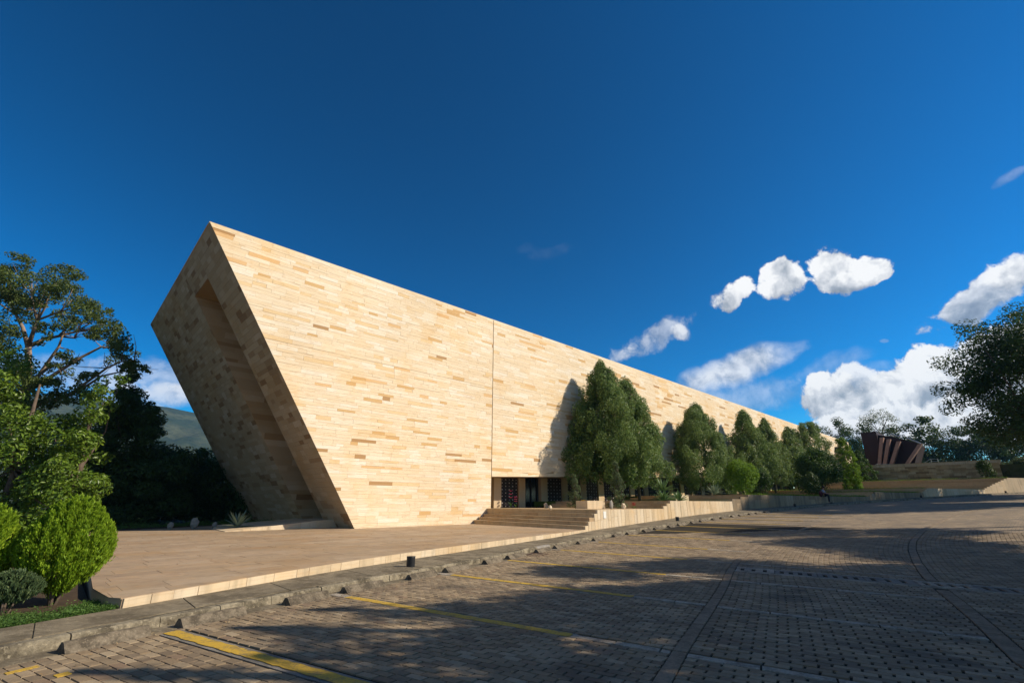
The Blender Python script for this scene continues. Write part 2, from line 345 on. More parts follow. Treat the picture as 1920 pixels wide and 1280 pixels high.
L_BACK = mat_leaf('far_tree_leaf', [(0, (.03, .058, .010)), (.5, (.052, .09, .014)), (1, (.095, .14, .022))], .2, .6, .25)
L_GRASS = mat_leaf('ground_cover_leaf', [(0, (.05, .11, .02)), (.6, (.085, .17, .03)), (1, (.14, .22, .05))], .3, .6, .25)
L_AGAVE = mat_leaf('agave_leaf', [(0, (.16, .22, .15)), (1, (.22, .29, .19))], .1, .5, .35)
L_SUCC = mat_leaf('succulent_leaf', [(0, (.10, .17, .055)), (1, (.19, .27, .10))], .15, .45, .35)
L_DRY = mat_leaf('dry_leaf', [(0, (.22, .13, .06)), (.5, (.35, .24, .12)), (1, (.45, .36, .22))], .15, .7, .2)
M_BARK = mat_simple('bark', (.13, .095, .07), .9, .15, 0, 6, .6, (.05, .037, .028), .6)
M_BARKP = mat_simple('pale_bark', (.30, .215, .15), .85, .2, 0, 4, .6, (.10, .07, .05), .5)
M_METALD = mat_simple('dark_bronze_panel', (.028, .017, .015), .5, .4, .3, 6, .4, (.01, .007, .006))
M_BLACK = mat_simple('black_lacquer', (.012, .012, .013), .45, .4, 0, 8, .3)
M_SEE = mat_simple('pale_interior_plaster', (.5, .44, .36), .8, .2, 0, 2, .2)
M_HOLE_LIGHT = mat_simple('painted_hole_light', (.62, .58, .55), .4, .5, .2, 5, .1, (.3, .3, .3))  # pale colour stands in for daylight showing through the screens
M_DOOR = mat_simple('dark_door_glass', (.008, .009, .012), .15, .6, 0, 2, .2, (.004, .004, .006), .0)
M_PILLAR = mat_stone('pillar_stone', [(0, (.50, .37, .22)), (.5, (.55, .42, .27))], vein=.15, pit=0)
M_CORTEN = mat_simple('dark_red_steel', (.034, .012, .010), .6, .3, .2, .6, .6, (.02, .009, .008))
M_FIN = mat_simple('rusty_pink_fin', (.34, .20, .15), .7, .3, 0, 2, .4, (.2, .1, .07))
M_RAIL = mat_simple('pale_steel', (.5, .5, .48), .4, .5, .5, 5, .2, (.3, .3, .3))
M_SOIL = mat_simple('soil', (.075, .052, .033), .95, .1, 0, 9, .5, (.03, .022, .015), .8)
M_LAWN = mat_simple('lawn_turf', (.10, .15, .03), .95, .1, 0, 5, .5, (.05, .07, .02), .8)
M_RUST = mat_simple('rusty_iron', (.10, .045, .03), .8, .3, .2, 20, .5)
M_PAPER = mat_simple('white_paper', (.75, .73, .68), .8, .2, 0, 3, .05, (.5, .5, .5))
def mat_terrain(name, c1, c2, sc):
    m, g = newmat(name); P = wpos(g)
    n = g.noise(P, sc, 8, .65); n2 = g.noise(P, sc * 6, 6, .7)
    c = g.mix(g.mrange(n, .4, .62), c1, c2); c = g.mix(g.m('MULTIPLY', g.mrange(n2, .5, .62), .6), c, tuple(x * .5 for x in c1))
    finish(g, c, .95, n2, .6, 6 if sc < .05 else .3, .1); return m
M_HILL = mat_terrain('forested_hill', (.032, .048, .026), (.075, .085, .045), .010)
M_GROUND = mat_terrain('rough_ground', (.06, .075, .03), (.09, .08, .05), .25)

# ------------------------------------------------------------------ lie of the land
KX = [-60, 0, 7, 9.7, 12.5, 15.2, 18, 20.8, 23.5, 26.3, 29.1, 31.9, 200]
KZ = [-.3, 0, 0, .01, .04, .08, .15, .22, .31, .43, .55, .68, .68 + .0365 * 168.1]
def zroad(x): return float(np.interp(x, KX, KZ))
def smooth_line(pts, step=.25, win=2.2):
    P = np.array(pts, float); d = np.r_[0, np.cumsum(np.hypot(*np.diff(P, axis=0).T))]
    s = np.arange(0, d[-1], step); Q = np.c_[np.interp(s, d, P[:, 0]), np.interp(s, d, P[:, 1])]
    k = int(win / step); w = np.hanning(2 * k + 3); w /= w.sum()
    E = np.r_[2 * Q[0] - Q[1:k + 2][::-1], Q, 2 * Q[-1] - Q[-k - 2:-1][::-1]]
    return np.c_[np.convolve(E[:, 0], w, 'valid'), np.convolve(E[:, 1], w, 'valid')]
KERB = smooth_line([(-14, 1.2), (-6, 4.75), (-3, 6.05), (.3, 7.46), (1.77, 8.03), (4.66, 8.95), (8.2, 10.0), (11.4, 11.05), (14, 11.75), (18.5, 12.65), (22.4, 13.1), (27.5, 13.35),
                    (32.5, 13.2), (38, 12.98), (42.4, 12.6), (48.7, 11.85), (56.2, 10.0), (61.7, 8.2), (70, 5.9), (78.9, 2.9), (86.2, -.5), (95, -6), (108, -16)])
KS = np.r_[0, np.cumsum(np.hypot(*np.diff(KERB, axis=0).T))]
def kerb(s): return np.array([np.interp(s, KS, KERB[:, 0]), np.interp(s, KS, KERB[:, 1])])
def s_of_x(x): return float(np.interp(x, KERB[:, 0], KS))
def across(s):                                      # direction of the parking lines at s
    x = kerb(s)[0]; k = float(np.interp(x, [-6, 1.7, 4.3, 7.1, 9.9, 12.9, 16, 22, 32, 42, 50, 60, 75, 90], [.3, .225, .165, .13, .105, .05, -.01, -.03, -.03, -.08, -.2, -.32, -.4, -.55]))
    return np.array([k, -1.0]) / math.hypot(k, 1)
def st(s, t): return kerb(s) + t * across(s)
def P3(s, t, dz=0.0):
    p = st(s, t); return (p[0], p[1], zroad(p[0]) + dz)
S0 = s_of_x(0)
def zplaza(x, y): return .23 + .003 * x + .0045 * x * min(1, max(0, (24 - y) / 10))

# ground to the horizon, one sheet
def build_ground():
    xs = np.r_[-1690, -1300, -800, -300, -120, -60, np.linspace(-30, 200, 60), 300, 800, 1300, 1690]
    ys = np.r_[-1690, -1300, -800, -200, -60, np.linspace(-30, 60, 31), 120, 300, 800, 1300, 1690]
    X, Y = np.meshgrid(xs, ys, indexing='ij'); Z = np.interp(X, KX + [6000], KZ + [KZ[-1]]) - .14
    Z = np.where(Y > 33, Z - np.minimum((Y - 33) * .06, 2.0) * (X < 60), Z)
    V = np.c_[X.ravel(), Y.ravel(), Z.ravel()]; a, b = X.shape
    I = np.arange(a * b).reshape(a, b); F = np.stack([I[:-1, :-1], I[1:, :-1], I[1:, 1:], I[:-1, 1:]], -1).reshape(-1, 4)
    tag(obj('ground', mesh_np('ground', V, F, mat=M_GROUND)), kind='structure')
build_ground()
def build_hills():
    az = np.linspace(math.radians(20), math.radians(150), 120)      # bearings from +X
    V = []; n = 14
    def ridge(a):
        k = min(1, max(0, (a - math.radians(58)) / math.radians(14)))
        return (.30 + .70 * k * k * (3 - 2 * k)) * 232 + 9 * math.sin(a * 5.1) + 6 * math.sin(a * 13 + 1) + 4 * math.sin(a * 31 + 2) + 2 * math.sin(a * 67)
    for a in az:
        h = ridge(a)
        for j in range(n):
            t = j / (n - 1); D = 900 + 650 * t
            hh = h * (t ** .8) * (1 + .12 * math.sin(a * 40 + t * 9) * (1 - t) + .08 * math.sin(a * 90 + t * 21) * (1 - t))
            V.append((D * math.cos(a), D * math.sin(a), -5 + hh))
    I = np.arange(len(az) * n).reshape(len(az), n); F = np.stack([I[:-1, :-1], I[:-1, 1:], I[1:, 1:], I[1:, :-1]], -1).reshape(-1, 4)
    tag(obj('hills', mesh_np('hills', np.array(V), F, mat=M_HILL, smooth=True)), kind='structure')
build_hills()

# road sheet in kerb coordinates
road = None
def build_road():
    global road
    ss = np.arange(0, KS[-1], .5); tt = np.r_[np.arange(0, 16, .5), 16, 20, 26]
    V = []; U = []
    for s in ss:
        c, d = kerb(s), across(s)
        for t in tt:
            p = c + t * d; V.append((p[0], p[1], zroad(p[0]) - .016)); U.append((s, t, 0))
    a, b = len(ss), len(tt); I = np.arange(a * b).reshape(a, b); F = np.stack([I[:-1, :-1], I[:-1, 1:], I[1:, 1:], I[1:, :-1]], -1).reshape(-1, 4)
    road = tag(obj('road', mesh_np('road', np.array(V), F, mat=M_ROAD, uv=np.array(U))), kind='structure')
build_road()
T2X = ([-10, 6, 9, 12, 15, 18, 30, 100], [9.2, 9.1, 9.4, 9.7, 9.95, 10.1, 10.2, 10.2])
def band2(s): return float(np.interp(kerb(s)[0], *T2X))
BAND1 = 6.05
LINE_X = [-.95, 1.7, 4.28, 7.09, 9.87, 12.9, 15.97, 19.2, 22.1, 24.8, 27.6, 30.2, 32.8, 35.4, 38.0]
LINE_S = []
for lx in LINE_X:                                   # the line starts .45 m in front of the kerb
    ss = np.arange(0, 70, .02); best = min(ss, key=lambda s: abs(st(s, .4)[0] - lx)); LINE_S.append(float(best))
DRAIN_S = min(np.arange(0, 40, .02), key=lambda s: abs(st(s, 6.3)[0] - 12.22))
LW = .082                                            # half width of the strips
def build_bricks():
    # unit paver: bevelled frustum
    g = Geo(); a, b, c, e = .5, .5, -.020, .022
    g.add([(-a, -b, c), (a, -b, c), (a, b, c), (-a, b, c), (-a + e, -b + e, 0), (a - e, -b + e, 0), (a - e, b - e, 0), (-a + e, b - e, 0)],
          [[4, 5, 6, 7], [0, 1, 5, 4], [1, 2, 6, 5], [2, 3, 7, 6], [3, 0, 4, 7]])
    UV8 = np.array(g.V); UF = np.array(g.F); unit = mesh_np('brick', g.V, g.F, mat=M_BRICK)
    items = []
    zones = [(.34, BAND1 - .09, .0125), (BAND1 + .09, None, .014), (None, 15.0, .022)]
    rows = np.arange(0, s_of_x(27), .112)
    for ri, s in enumerate(rows):
        c0, d0 = kerb(s), across(s); kx = c0[0]; b2 = band2(s)
        tang = kerb(s + .1) - kerb(s - .1); tang /= np.linalg.norm(tang)
        for zi, (t0, t1, gap) in enumerate([(.34, BAND1 - .075, .015), (BAND1 + .075, b2 - .095, .020), (b2 + .095, 15.0, .022)]):
            L = .212 if zi == 0 else .235
            tk = t0 + (L / 2 if ri % 2 else 0) - (L if ri % 2 else 0)
            while tk < t1:
                ta, tb = max(tk, t0), min(tk + L, t1); tk += L
                if tb - ta < .022: continue
                tm = (ta + tb) / 2
                p = c0 + tm * d0; z = zroad(p[0])
                dist = px_size((p[0], p[1], z))
                if dist > 21 or not in_view((p[0], p[1], z), 1.22): continue
                q = c0 + tm * d0
                # keep the concrete strips and the drain free
                skip = tm > .42 and tm < b2 and any(abs(s - ls) < LW + .045 and (lx < 13 or tm < BAND1 - .05) for ls, lx in zip(LINE_S, LINE_X))
                if abs(s - DRAIN_S) < .53 and tm > BAND1 - .1: skip = True
                if skip: continue
                w = .112 * (1 - tm * (0.014)) if True else .112
                # true spacing of neighbouring rows at this t
                pn = kerb(s + .112) + tm * across(s + .112); wv = pn - q; w = float(np.linalg.norm(wv)); ang = math.atan2(wv[1], wv[0])
                items.append((dist, q[0], q[1], z, tb - ta - gap, w - .009, ang, math.atan2(d0[1], d0[0])))
    items.sort(key=lambda i: i[0]); near, rest = items[:300], items[300:]
    for (dist, x, y, z, L, w, aw, al) in near:
        o = obj('brick', unit, road)
        o.matrix_world = Matrix.Translation((x, y, z + random.uniform(-.002, .003))) @ Matrix.Rotation(al, 4, 'Z') @ Matrix.Rotation(random.gauss(0, .008), 4, 'X') @ Matrix.Rotation(random.gauss(0, .008), 4, 'Y') @ Matrix.Diagonal((L, w, 1, 1))
    A = np.array(rest); n = len(A)
    ca, sa = np.cos(A[:, 7]), np.sin(A[:, 7])
    lx = UV8[None, :, 0] * A[:, 4, None]; ly = UV8[None, :, 1] * A[:, 5, None]
    X = A[:, 1, None] + lx * ca[:, None] - ly * sa[:, None]; Y = A[:, 2, None] + lx * sa[:, None] + ly * ca[:, None]
    tx, ty = RNG.normal(0, .012, n), RNG.normal(0, .02, n)
    Z = A[:, 3, None] + UV8[None, :, 2] + RNG.uniform(-.002, .003, n)[:, None] + lx * tx[:, None] + ly * ty[:, None]
    Z += (X - A[:, 1, None]) * np.interp(A[:, 1], [0, 9, 15, 30], [0, 0.01, .02, .035])[:, None]
    V = np.stack([X, Y, Z], -1).reshape(-1, 3); F = (UF[None] + (np.arange(n) * 8)[:, None, None]).reshape(-1, 4)
    tag(obj('brick_paving', mesh_np('brick_paving', V, F, rnd=np.repeat(RNG.random(n), 8), mat=M_BRICK), road), kind='stuff')
    # dark bed below the pavers
    ss = np.arange(0, s_of_x(27), .5); tt = np.arange(.3, 15.01, .7); V = [P3(s, t, -.012) for s in ss for t in tt]
    a, b = len(ss), len(tt); I = np.arange(a * b).reshape(a, b); F = np.stack([I[:-1, :-1], I[:-1, 1:], I[1:, 1:], I[1:, :-1]], -1).reshape(-1, 4)
    obj('bedding_sand', mesh_np('bedding_sand', np.array(V), F, mat=M_JOINT), road)
build_bricks()
def strip_block(g, s0, s1, t0, t1, dz=.004, r=None, thick=.03, rag=False):
    """slab laid in kerb coordinates"""
    if rag:
        n = max(2, int((t1 - t0) / .09)); ts = np.linspace(t0, t1, n + 1); L, Rr = [], []
        for t in ts: L.append(P3(s0 + random.uniform(-.012, .012), t, dz)); Rr.append(P3(s1 + random.uniform(-.012, .012), t, dz))
        g.add(L + Rr, [[i, n + 1 + i, n + 2 + i, i + 1] for i in range(n)], random.random()); return
    ps = [(s0, t0), (s0, t1), (s1, t1), (s1, t0)]
    g.hexa([P3(s, t, dz - thick) for s, t in ps] + [P3(s, t, dz) for s, t in ps], random.random() if r is None else r)
def build_strips():
    for i, s in enumerate(LINE_S):
        far = LINE_X[i] > 13
        if True:
            y0 = .42; n = 6 if not far else 2
            if i in (2, 3, 5, 6):
                g = Geo(); strip_block(g, s - LW, s + LW, .2, .62, .003); g.make('grey_strip', M_STRIP, road); y0 = .62
            g = Geo(); strip_block(g, s - LW - .05, s + LW + .05, .36, 4.85, -.003, .5, .02); g.make('strip_bed', M_COVER, road)
            g = Geo()
            e = np.linspace(y0, 4.8, n + 1)
            for k in range(n): strip_block(g, s - LW, s + LW, e[k], e[k + 1] - (.004 if k == n - 1 else 0), .0035, rag=True)
            for k in range(n): strip_block(g, s - LW + .012, s + LW - .012, e[k] + .003, e[k + 1] - .003, .001)
            g.make('yellow_parking_line', M_YELLOW, road)
        b2 = band2(s); t = 4.8; 
        if far:
            g = Geo(); strip_block(g, s - LW, s + LW, 4.8, BAND1 - .1, .003); g.make('grey_strip', M_STRIP, road); continue
        while t < b2 - .12:
            L = random.uniform(.5, .75); t1 = min(t + L, b2 - .11)
            if t < BAND1 - .08 < t1: t1 = BAND1 - .08
            elif BAND1 - .081 <= t < BAND1 + .08: t = BAND1 + .08; t1 = t + L
            if t1 - t > .1:
                g = Geo(); strip_block(g, s - LW * random.uniform(.7, .95), s + LW * random.uniform(.7, .95), t + .010, t1 - .010, .003 + random.uniform(-.002, .003)); g.make('grey_strip', M_STRIP, road)
            t = t1
    for tb, hw, sx in ((lambda s: BAND1, .072, 40), (band2, .085, 60)):
        s = s_of_x(-2)
        while s < s_of_x(sx):
            L = random.uniform(.55, .8)
            if not (tb(s) > 8 and abs(s + L / 2 - DRAIN_S) < .42 + L / 2):
                g = Geo(); a, b = tb(s), tb(s + L)
                ps = [(s + .007, a - hw), (s + .007, a + hw), (s + L - .007, b + hw), (s + L - .007, b - hw)]
                dz = .005 + random.uniform(-.002, .002)
                g.hexa([P3(x, t, dz - .04) for x, t in ps] + [P3(x, t, dz) for x, t in ps], random.random()); g.make('edge_band', M_BAND, road)
            s += L
    # slotted drain across the road
    s = DRAIN_S; t = BAND1 + .10; k = 0; hw = .34; rl = .11
    g = Geo(); strip_block(g, s - .38, s + .38, t, 13.0, -.030, .0, .005); g.make('drain_pit', M_BLACK, road)
    while t < 12.8:
        g = Geo(); L = .80; z = .006 + random.uniform(-.003, .004); n = 4 if k % 3 else 3
        strip_block(g, s - hw, s - hw + rl, t, t + L, z, .1); strip_block(g, s + hw - rl, s + hw, t, t + L, z, .1)
        e = [t] + [t + .10 + q * (L - .2 + .085) / n for q in range(n)] + [t + L]
        strip_block(g, s - hw + rl, s + hw - rl, t, t + .09, z - .001, .1)
        for q in range(n):
            a = t + .09 + q * (L - .09) / n; strip_block(g, s - hw + rl, s + hw - rl, a + .085, a + (L - .09) / n + .0, z - .001, .1)
        g.make('drain_cover', M_COVER if k % 4 else M_STRIP, road); t += L + .014; k += 1
    for sg in (-1, 1):
        g = Geo(); strip_block(g, s + sg * .415 - .055, s + sg * .415 + .055, BAND1, 13, .003); g.make('drain_edge', M_STRIP, road)
    # two small painted number squares by the kerb
    for x, t, a, b in ((.28, .62, .12, .035), (.42, 1.12, .055, .05)):
        s = s_of_x(x); g = Geo(); strip_block(g, s - a, s + a, t - b, t + b, .007, .5, .006); g.make('yellow_bay_mark', M_YELLOW, road)
build_strips()

# kerb, gutter and sidewalk
SIDE = smooth_line([(-14, 2.3), (-6, 5.85), (-1, 8.0), (1.38, 8.86), (2.8, 9.5), (4.78, 10.36), (7.6, 11.32), (11.8, 12.45), (17.9, 13.8), (20, 14.4), (24, 14.8), (28.2, 14.95), (31, 14.95), (38.9, 14.55), (44.7, 13.6),
                    (51.5, 12.4), (58.2, 10.45), (69.6, 7.0), (81.1, 3.1), (86, .9), (95, -4.4), (108, -14.6)], win=1.6)
SS = np.r_[0, np.cumsum(np.hypot(*np.diff(SIDE, axis=0).T))]
def side(s): return np.array([np.interp(s, SS, SIDE[:, 0]), np.interp(s, SS, SIDE[:, 1])])
def side_s(x): return float(np.interp(x, SIDE[:, 0], SS))
def side_y(x): return float(np.interp(x, SIDE[:, 0], SIDE[:, 1]))
KH, KW = .105, .16
def build_kerb():
    kb = bpy.data.objects.new('kerb', None); link(kb); tag(kb, kind='structure')
    s = 0.5; i = 0
    xs_white = s_of_x(12.6)
    while s < KS[-1] - 1:
        L = random.uniform(.78, 1.05) if s < 60 else 3.0
        j = random.uniform(-.008, .008); h = KH + random.uniform(-.008, .006)
        g = Geo(); a, b = s + .006, s + L - .006
        cs = []
        for (q, dz) in ((a, 0), (b, 0)):
            cs.append([P3(q, .03 + j, -.05), P3(q, .0 + j, h - .02), P3(q, -.025 + j, h), P3(q, -KW, h - .002), P3(q, -KW, -.05)])
        g.add(cs[0] + cs[1], [[0, 1, 6, 5], [1, 2, 7, 6], [2, 3, 8, 7], [3, 4, 9, 8], [0, 4, 3, 2, 1], [5, 6, 7, 8, 9]], random.random())
        white = abs((a + b) / 2 - xs_white) < .5
        o = g.make('kerb_stone', M_GREY if white else M_KERB, kb)
        if white: o['label'] = 'pale repaired kerb stone'
        s += L
    # gutter strip at the foot of the kerb
    g = Geo(); ss = np.arange(.5, s_of_x(60), .6)
    for s in ss: strip_block(g, s + .002, s + .598, .028, .30, -.004, .3, .03)
    g.make('gutter', M_WALK, kb)
    # iron grate in the gutter
    gt = empty('drain_grate', 'rusty iron drain grate sunk in the gutter beside the pale repaired kerb stone', 'grate', P3(s_of_x(11.35), .55))
    s = s_of_x(11.35); g = Geo()
    for q in (s - .42, s + .40): strip_block(g, q, q + .03, .20, .80, .006)
    for q in (.20, .77): strip_block(g, s - .42, s + .43, q, q + .03, .006)
    o = g.make('frame', M_RUST, gt); o.matrix_parent_inverse = Matrix.Translation(-Vector(gt.location))
    g = Geo()
    for k in range(9): strip_block(g, s - .37 + k * .09, s - .345 + k * .09, .23, .77, .002)
    o = g.make('bars', M_RUST, gt); o.matrix_parent_inverse = Matrix.Translation(-Vector(gt.location))
    g = Geo(); strip_block(g, s - .39, s + .40, .23, .77, -.001, 0, .002); o = g.make('pit', M_BLACK, gt); o.matrix_parent_inverse = Matrix.Translation(-Vector(gt.location))
build_kerb()
def build_sidewalk():
    xs = list(np.arange(0, 60, .4)) + list(np.arange(60, KS[-1] - 2, 1.5)); V = []; 
    for q in xs:
        p = kerb(q); a = p - KW * across(q); b = side(float(np.interp(p[0], SIDE[:, 0], SS)))
        z = zroad(p[0]) + KH - .004
        for k in range(5):
            t = k / 4; V.append((a[0] * (1 - t) + b[0] * t, a[1] * (1 - t) + b[1] * t + (.12 if k == 4 else 0), z + .01 * t))
    I = np.arange(len(V)).reshape(-1, 5); F = np.stack([I[:-1, :-1], I[1:, :-1], I[1:, 1:], I[:-1, 1:]], -1).reshape(-1, 4)
    sw = tag(obj('sidewalk', mesh_np('sidewalk', np.array(V), F, mat=M_WALK)), kind='structure')
    q = 1.0
    while q < 60:                                    # cast bays: thin slabs with open joints
        L = random.uniform(1.4, 1.9); a0, a1 = q + .01, min(q + L - .01, 60)
        m = 5; top = []
        for k in range(m):
            u = a0 + (a1 - a0) * k / (m - 1); p = kerb(u); a = p - (KW + .012) * across(u); b = side(float(np.interp(p[0], SIDE[:, 0], SS)))
            z = zroad(p[0]) + KH + .006; top.append(((a[0], a[1], z), (b[0], b[1] - .01, z + .01)))
        g = Geo(); vs = [t[0] for t in top] + [t[1] for t in top]; n = len(vs); vs += [(x, y, z - .02) for x, y, z in vs]
        fs = [[k, k + 1, m + k + 1, m + k] for k in range(m - 1)] + [[0, m, n + m, n], [m - 1, n + m - 1, n + 2 * m - 1, 2 * m - 1]]
        fs += [[k + 1, k, n + k, n + k + 1] for k in range(m - 1)] + [[m + k, m + k + 1, n + m + k + 1, n + m + k] for k in range(m - 1)]
        g.add(vs, fs, random.random()); g.make('concrete_slab', M_WALK, sw); q += L
build_sidewalk()

# wheel stops
ORD = ['first', 'second', 'third', 'fourth', 'fifth', 'sixth', 'seventh', 'eighth', 'ninth', 'tenth', 'eleventh', 'twelfth', 'thirteenth', 'fourteenth', 'fifteenth', 'sixteenth', 'seventeenth', 'eighteenth', 'nineteenth', 'twentieth',
       'twenty-first', 'twenty-second', 'twenty-third', 'twenty-fourth', 'twenty-fifth', 'twenty-sixth', 'twenty-seventh', 'twenty-eighth', 'twenty-ninth', 'thirtieth', 'thirty-first', 'thirty-second', 'thirty-third', 'thirty-fourth']
def build_stops():
    k = 0
    ends = []
    for i in range(len(LINE_S) - 1):
        a, b = LINE_S[i], LINE_S[i + 1]; W = b - a
        ends.append((a + .06 * W, a + .38 * W)); ends.append((a + .64 * W, a + .93 * W))
    for n, (a, b) in enumerate(ends):
        if st(a, .3)[0] < .5: continue
        L = b - a; g = Geo(); c = P3((a + b) / 2, .3)
        h = .10; m = 5; rows = []
        for q in range(m):
            u = a + L * q / (m - 1); j = random.uniform(-.006, .006)
            ins = .03 if q in (0, m - 1) else 0
            rows.append([P3(u, .41, -.01), P3(u, .30 + j, h - .008 - ins * .2), P3(u, .275, h + j * .5 - ins * .2), P3(u, .23, h - .004 - ins * .2), P3(u, .15, -.01)])
        vs = [v for r in rows for v in r]; fs = []
        for q in range(m - 1):
            for e in range(4): fs.append([q * 5 + e, q * 5 + e + 1, (q + 1) * 5 + e + 1, (q + 1) * 5 + e])
        fs += [[0, 4, 3, 2, 1], [(m - 1) * 5 + e for e in range(5)]]
        g.add(vs, fs, random.random())
        o = g.make('wheel_stop', M_STOP, None, c)
        tag(o, 'weathered concrete wheel stop at the kerb, %s from the left end of the row' % ORD[k], 'wheel stop', 'wheel stops along the kerb'); k += 1
build_stops()
def build_bollards():
    for x, y, z, lab in [(6.73, 10.05, .11, 'short black cylinder light at the plaza edge, nearest the front corner'), (26.5, 13.75, .55, 'short black cylinder light on the sidewalk below the second flight of steps'),
                    (43.9, 12.75, 1.23, 'short black cylinder light on the sidewalk left of the seated person'), (66.0, 7.3, 2.04, 'short black cylinder light at the kerb before the bright wall'), (83.6, 1.3, 2.68, 'short black cylinder light at the foot of the long flight of steps')]:
        e = empty('ground_light', lab, 'light', (x, y, z), 'short black lights along the sidewalk')
        r, h = .095, .205; inv = Matrix.Identity(4)
        g = Geo(); g.tube([(0, 0, 0), (0, 0, h)], [r, r], 20); obj('body', mesh_np('body', g.V, g.F, mat=M_BLACK), e)
        g = Geo(); g.tube([(0, 0, h), (0, 0, h + .012)], [r + .006, r + .002], 20); obj('cap', mesh_np('cap', g.V, g.F, mat=M_BLACK), e)
        g = Geo(); g.tube([(0, 0, -.01), (0, 0, .008)], [r + .02, r + .02], 16); obj('base_ring', mesh_np('base_ring', g.V, g.F, mat=M_BLACK), e)
build_bollards()

# ------------------------------------------------------------------ plaza
def clip_rect(poly, x0, x1, y0, y1):
    def cl(P, f, inter):
        out = []
        for i in range(len(P)):
            a, b = P[i - 1], P[i]; fa, fb = f(a), f(b)
            if fb:
                if not fa: out.append(inter(a, b))
                out.append(b)
            elif fa: out.append(inter(a, b))
        return out
    ix = lambda X: (lambda a, b: (X, a[1] + (b[1] - a[1]) * (X - a[0]) / (b[0] - a[0])))
    iy = lambda Y: (lambda a, b: (a[0] + (b[0] - a[0]) * (Y - a[1]) / (b[1] - a[1]), Y))
    for f, i in ((lambda p: p[0] >= x0, ix(x0)), (lambda p: p[0] <= x1, ix(x1)), (lambda p: p[1] >= y0, iy(y0)), (lambda p: p[1] <= y1, iy(y1))):
        poly = cl(poly, f, i)
        if len(poly) < 3: return []
    return poly
def build_plaza():
    front = [(x, side_y(x)) for x in np.r_[1.37, np.arange(2, 18.4, .8), 18.4]]
    poly = front + [(20.6, 24.06), (12.45, 24.06), (13.4, 34), (9, 33.2), (2.6, 30), (1.9, 20), (1.18, 10.2), (1.25, 9.1)]
    pl = bpy.data.objects.new('plaza', None); link(pl); tag(pl, kind='structure')
    g = Geo(); g.prism(poly, lambda x, y: -.2, lambda x, y: zplaza(x, y) - .012, .2); g.make('plaza_bed', M_SLAB, pl)
    items = []; y = 8.2; r = 0
    while y < 34:
        h = random.choice([.55, .7, .45, .7]); x = 1 - random.uniform(0, .9)
        while x < 21:
            w = random.uniform(.6, 1.25)
            c = clip_rect(poly, x + .003, x + w - .003, y + .003, y + h - .003)
            if len(c) >= 3:
                area = abs(sum(c[i - 1][0] * c[i][1] - c[i][0] * c[i - 1][1] for i in range(len(c)))) / 2
                if area > .01: items.append((math.hypot(x, y) ** 2 / area ** .5, c))
            x += w
        y += h; r += 1
    items.sort(key=lambda i: i[0]); G = Geo()
    for k, (d, c) in enumerate(items):
        dz = random.uniform(-.002, .003); g = Geo() if k < 300 else G
        g.prism(c, lambda x, y: zplaza(x, y) - .02, lambda x, y: zplaza(x, y) + dz, random.random())
        if k < 300: g.make('paving_slab', M_SLAB, pl)
    tag(G.make('paving', M_SLAB, pl), kind='stuff')
    # edge course of lighter blocks
    s = side_s(1.38); se = side_s(18.3)
    while s < se:
        L = random.uniform(.28, .62); a, b = side(s + .004), side(min(s + L - .004, se)); j = random.uniform(0, .008)
        za, zb = zplaza(*a) + .003, zplaza(*b) + .003
        t = b - a; t /= np.linalg.norm(t); n = np.array([t[1], -t[0]]) * (.02 + j); m_ = -np.array([t[1], -t[0]]) * .10
        g = Geo(); g.hexa([(*(a + m_), za - .2), (*(a + n), za - .2), (*(b + n), zb - .2), (*(b + m_), zb - .2), (*(a + m_), za - .022), (*(a + n), za - .006), (*(b + n), zb - .006), (*(b + m_), zb - .022)], random.random())
        g.make('edge_block', M_PANEL, pl); s += L
build_plaza()

# ------------------------------------------------------------------ the stone building
XT, ZT, XB, ZB, YF, YBK = 3.71, 14.04, 12.61, .25, 24.0, 42.6
KSH = .0387
def xedge(z, y=24.0): return KSH * (y - 24.0) + XT + (ZT - z) * (XB - XT) / (ZT - ZB)
JX = 21.87; XEND = 126.4
def lintel(x): return 3.13 + .032 * (x - JX)
bld = empty('stone_building', 'long flat-roofed sandstone building with a slanted overhanging end rising over the plaza', 'building', (XB, YF, ZB))
binv = Matrix.Translation(-Vector(bld.location))
def bpart(o): o.parent = bld; o.matrix_parent_inverse = binv; return o
ST_ITEMS = []
def stone_field(o, u, v, n, v0, v1, ulim, hr, lr, proud=(.0, .012), gap=.0035, seed=0, depth=.03):
    """courses of separate stones on the plane o + u*U + v*V; ulim(v) -> (lo, hi)"""
    o, u, v, n = (np.array(q, float) for q in (o, u, v, n)); rs = random.Random(seed); out = []; vv = v0
    while vv < v1 - .02:
        h = min(rs.uniform(*hr), v1 - vv)
        if v1 - vv - h < .06: h = v1 - vv
        la, ha = ulim(vv + gap); lb, hb = ulim(vv + h - gap); lo, hi = min(la, lb), max(ha, hb); x = lo - rs.uniform(0, lr[0])
        while x < hi:
            L = rs.uniform(*lr) * (1 + .5 * (rs.random() < .12)); x1 = x + L
            a0, a1 = max(x + gap, la), min(x1 - gap, ha); b0, b1 = max(x + gap, lb), min(x1 - gap, hb)
            if (a1 - a0) > .02 or (b1 - b0) > .02:
                a1 = max(a1, a0 + .001); b1 = max(b1, b0 + .001)
                p = rs.uniform(*proud); q = [o + u * a0 + v * (vv + gap), o + u * a1 + v * (vv + gap), o + u * b1 + v * (vv + h - gap), o + u * b0 + v * (vv + h - gap)]
                out.append(([tuple(w - n * depth) for w in q] + [tuple(w + n * p) for w in q], rs.random(), (a1 - a0) * h, np.mean(q, axis=0)))
            x = x1
        vv += h
    return out
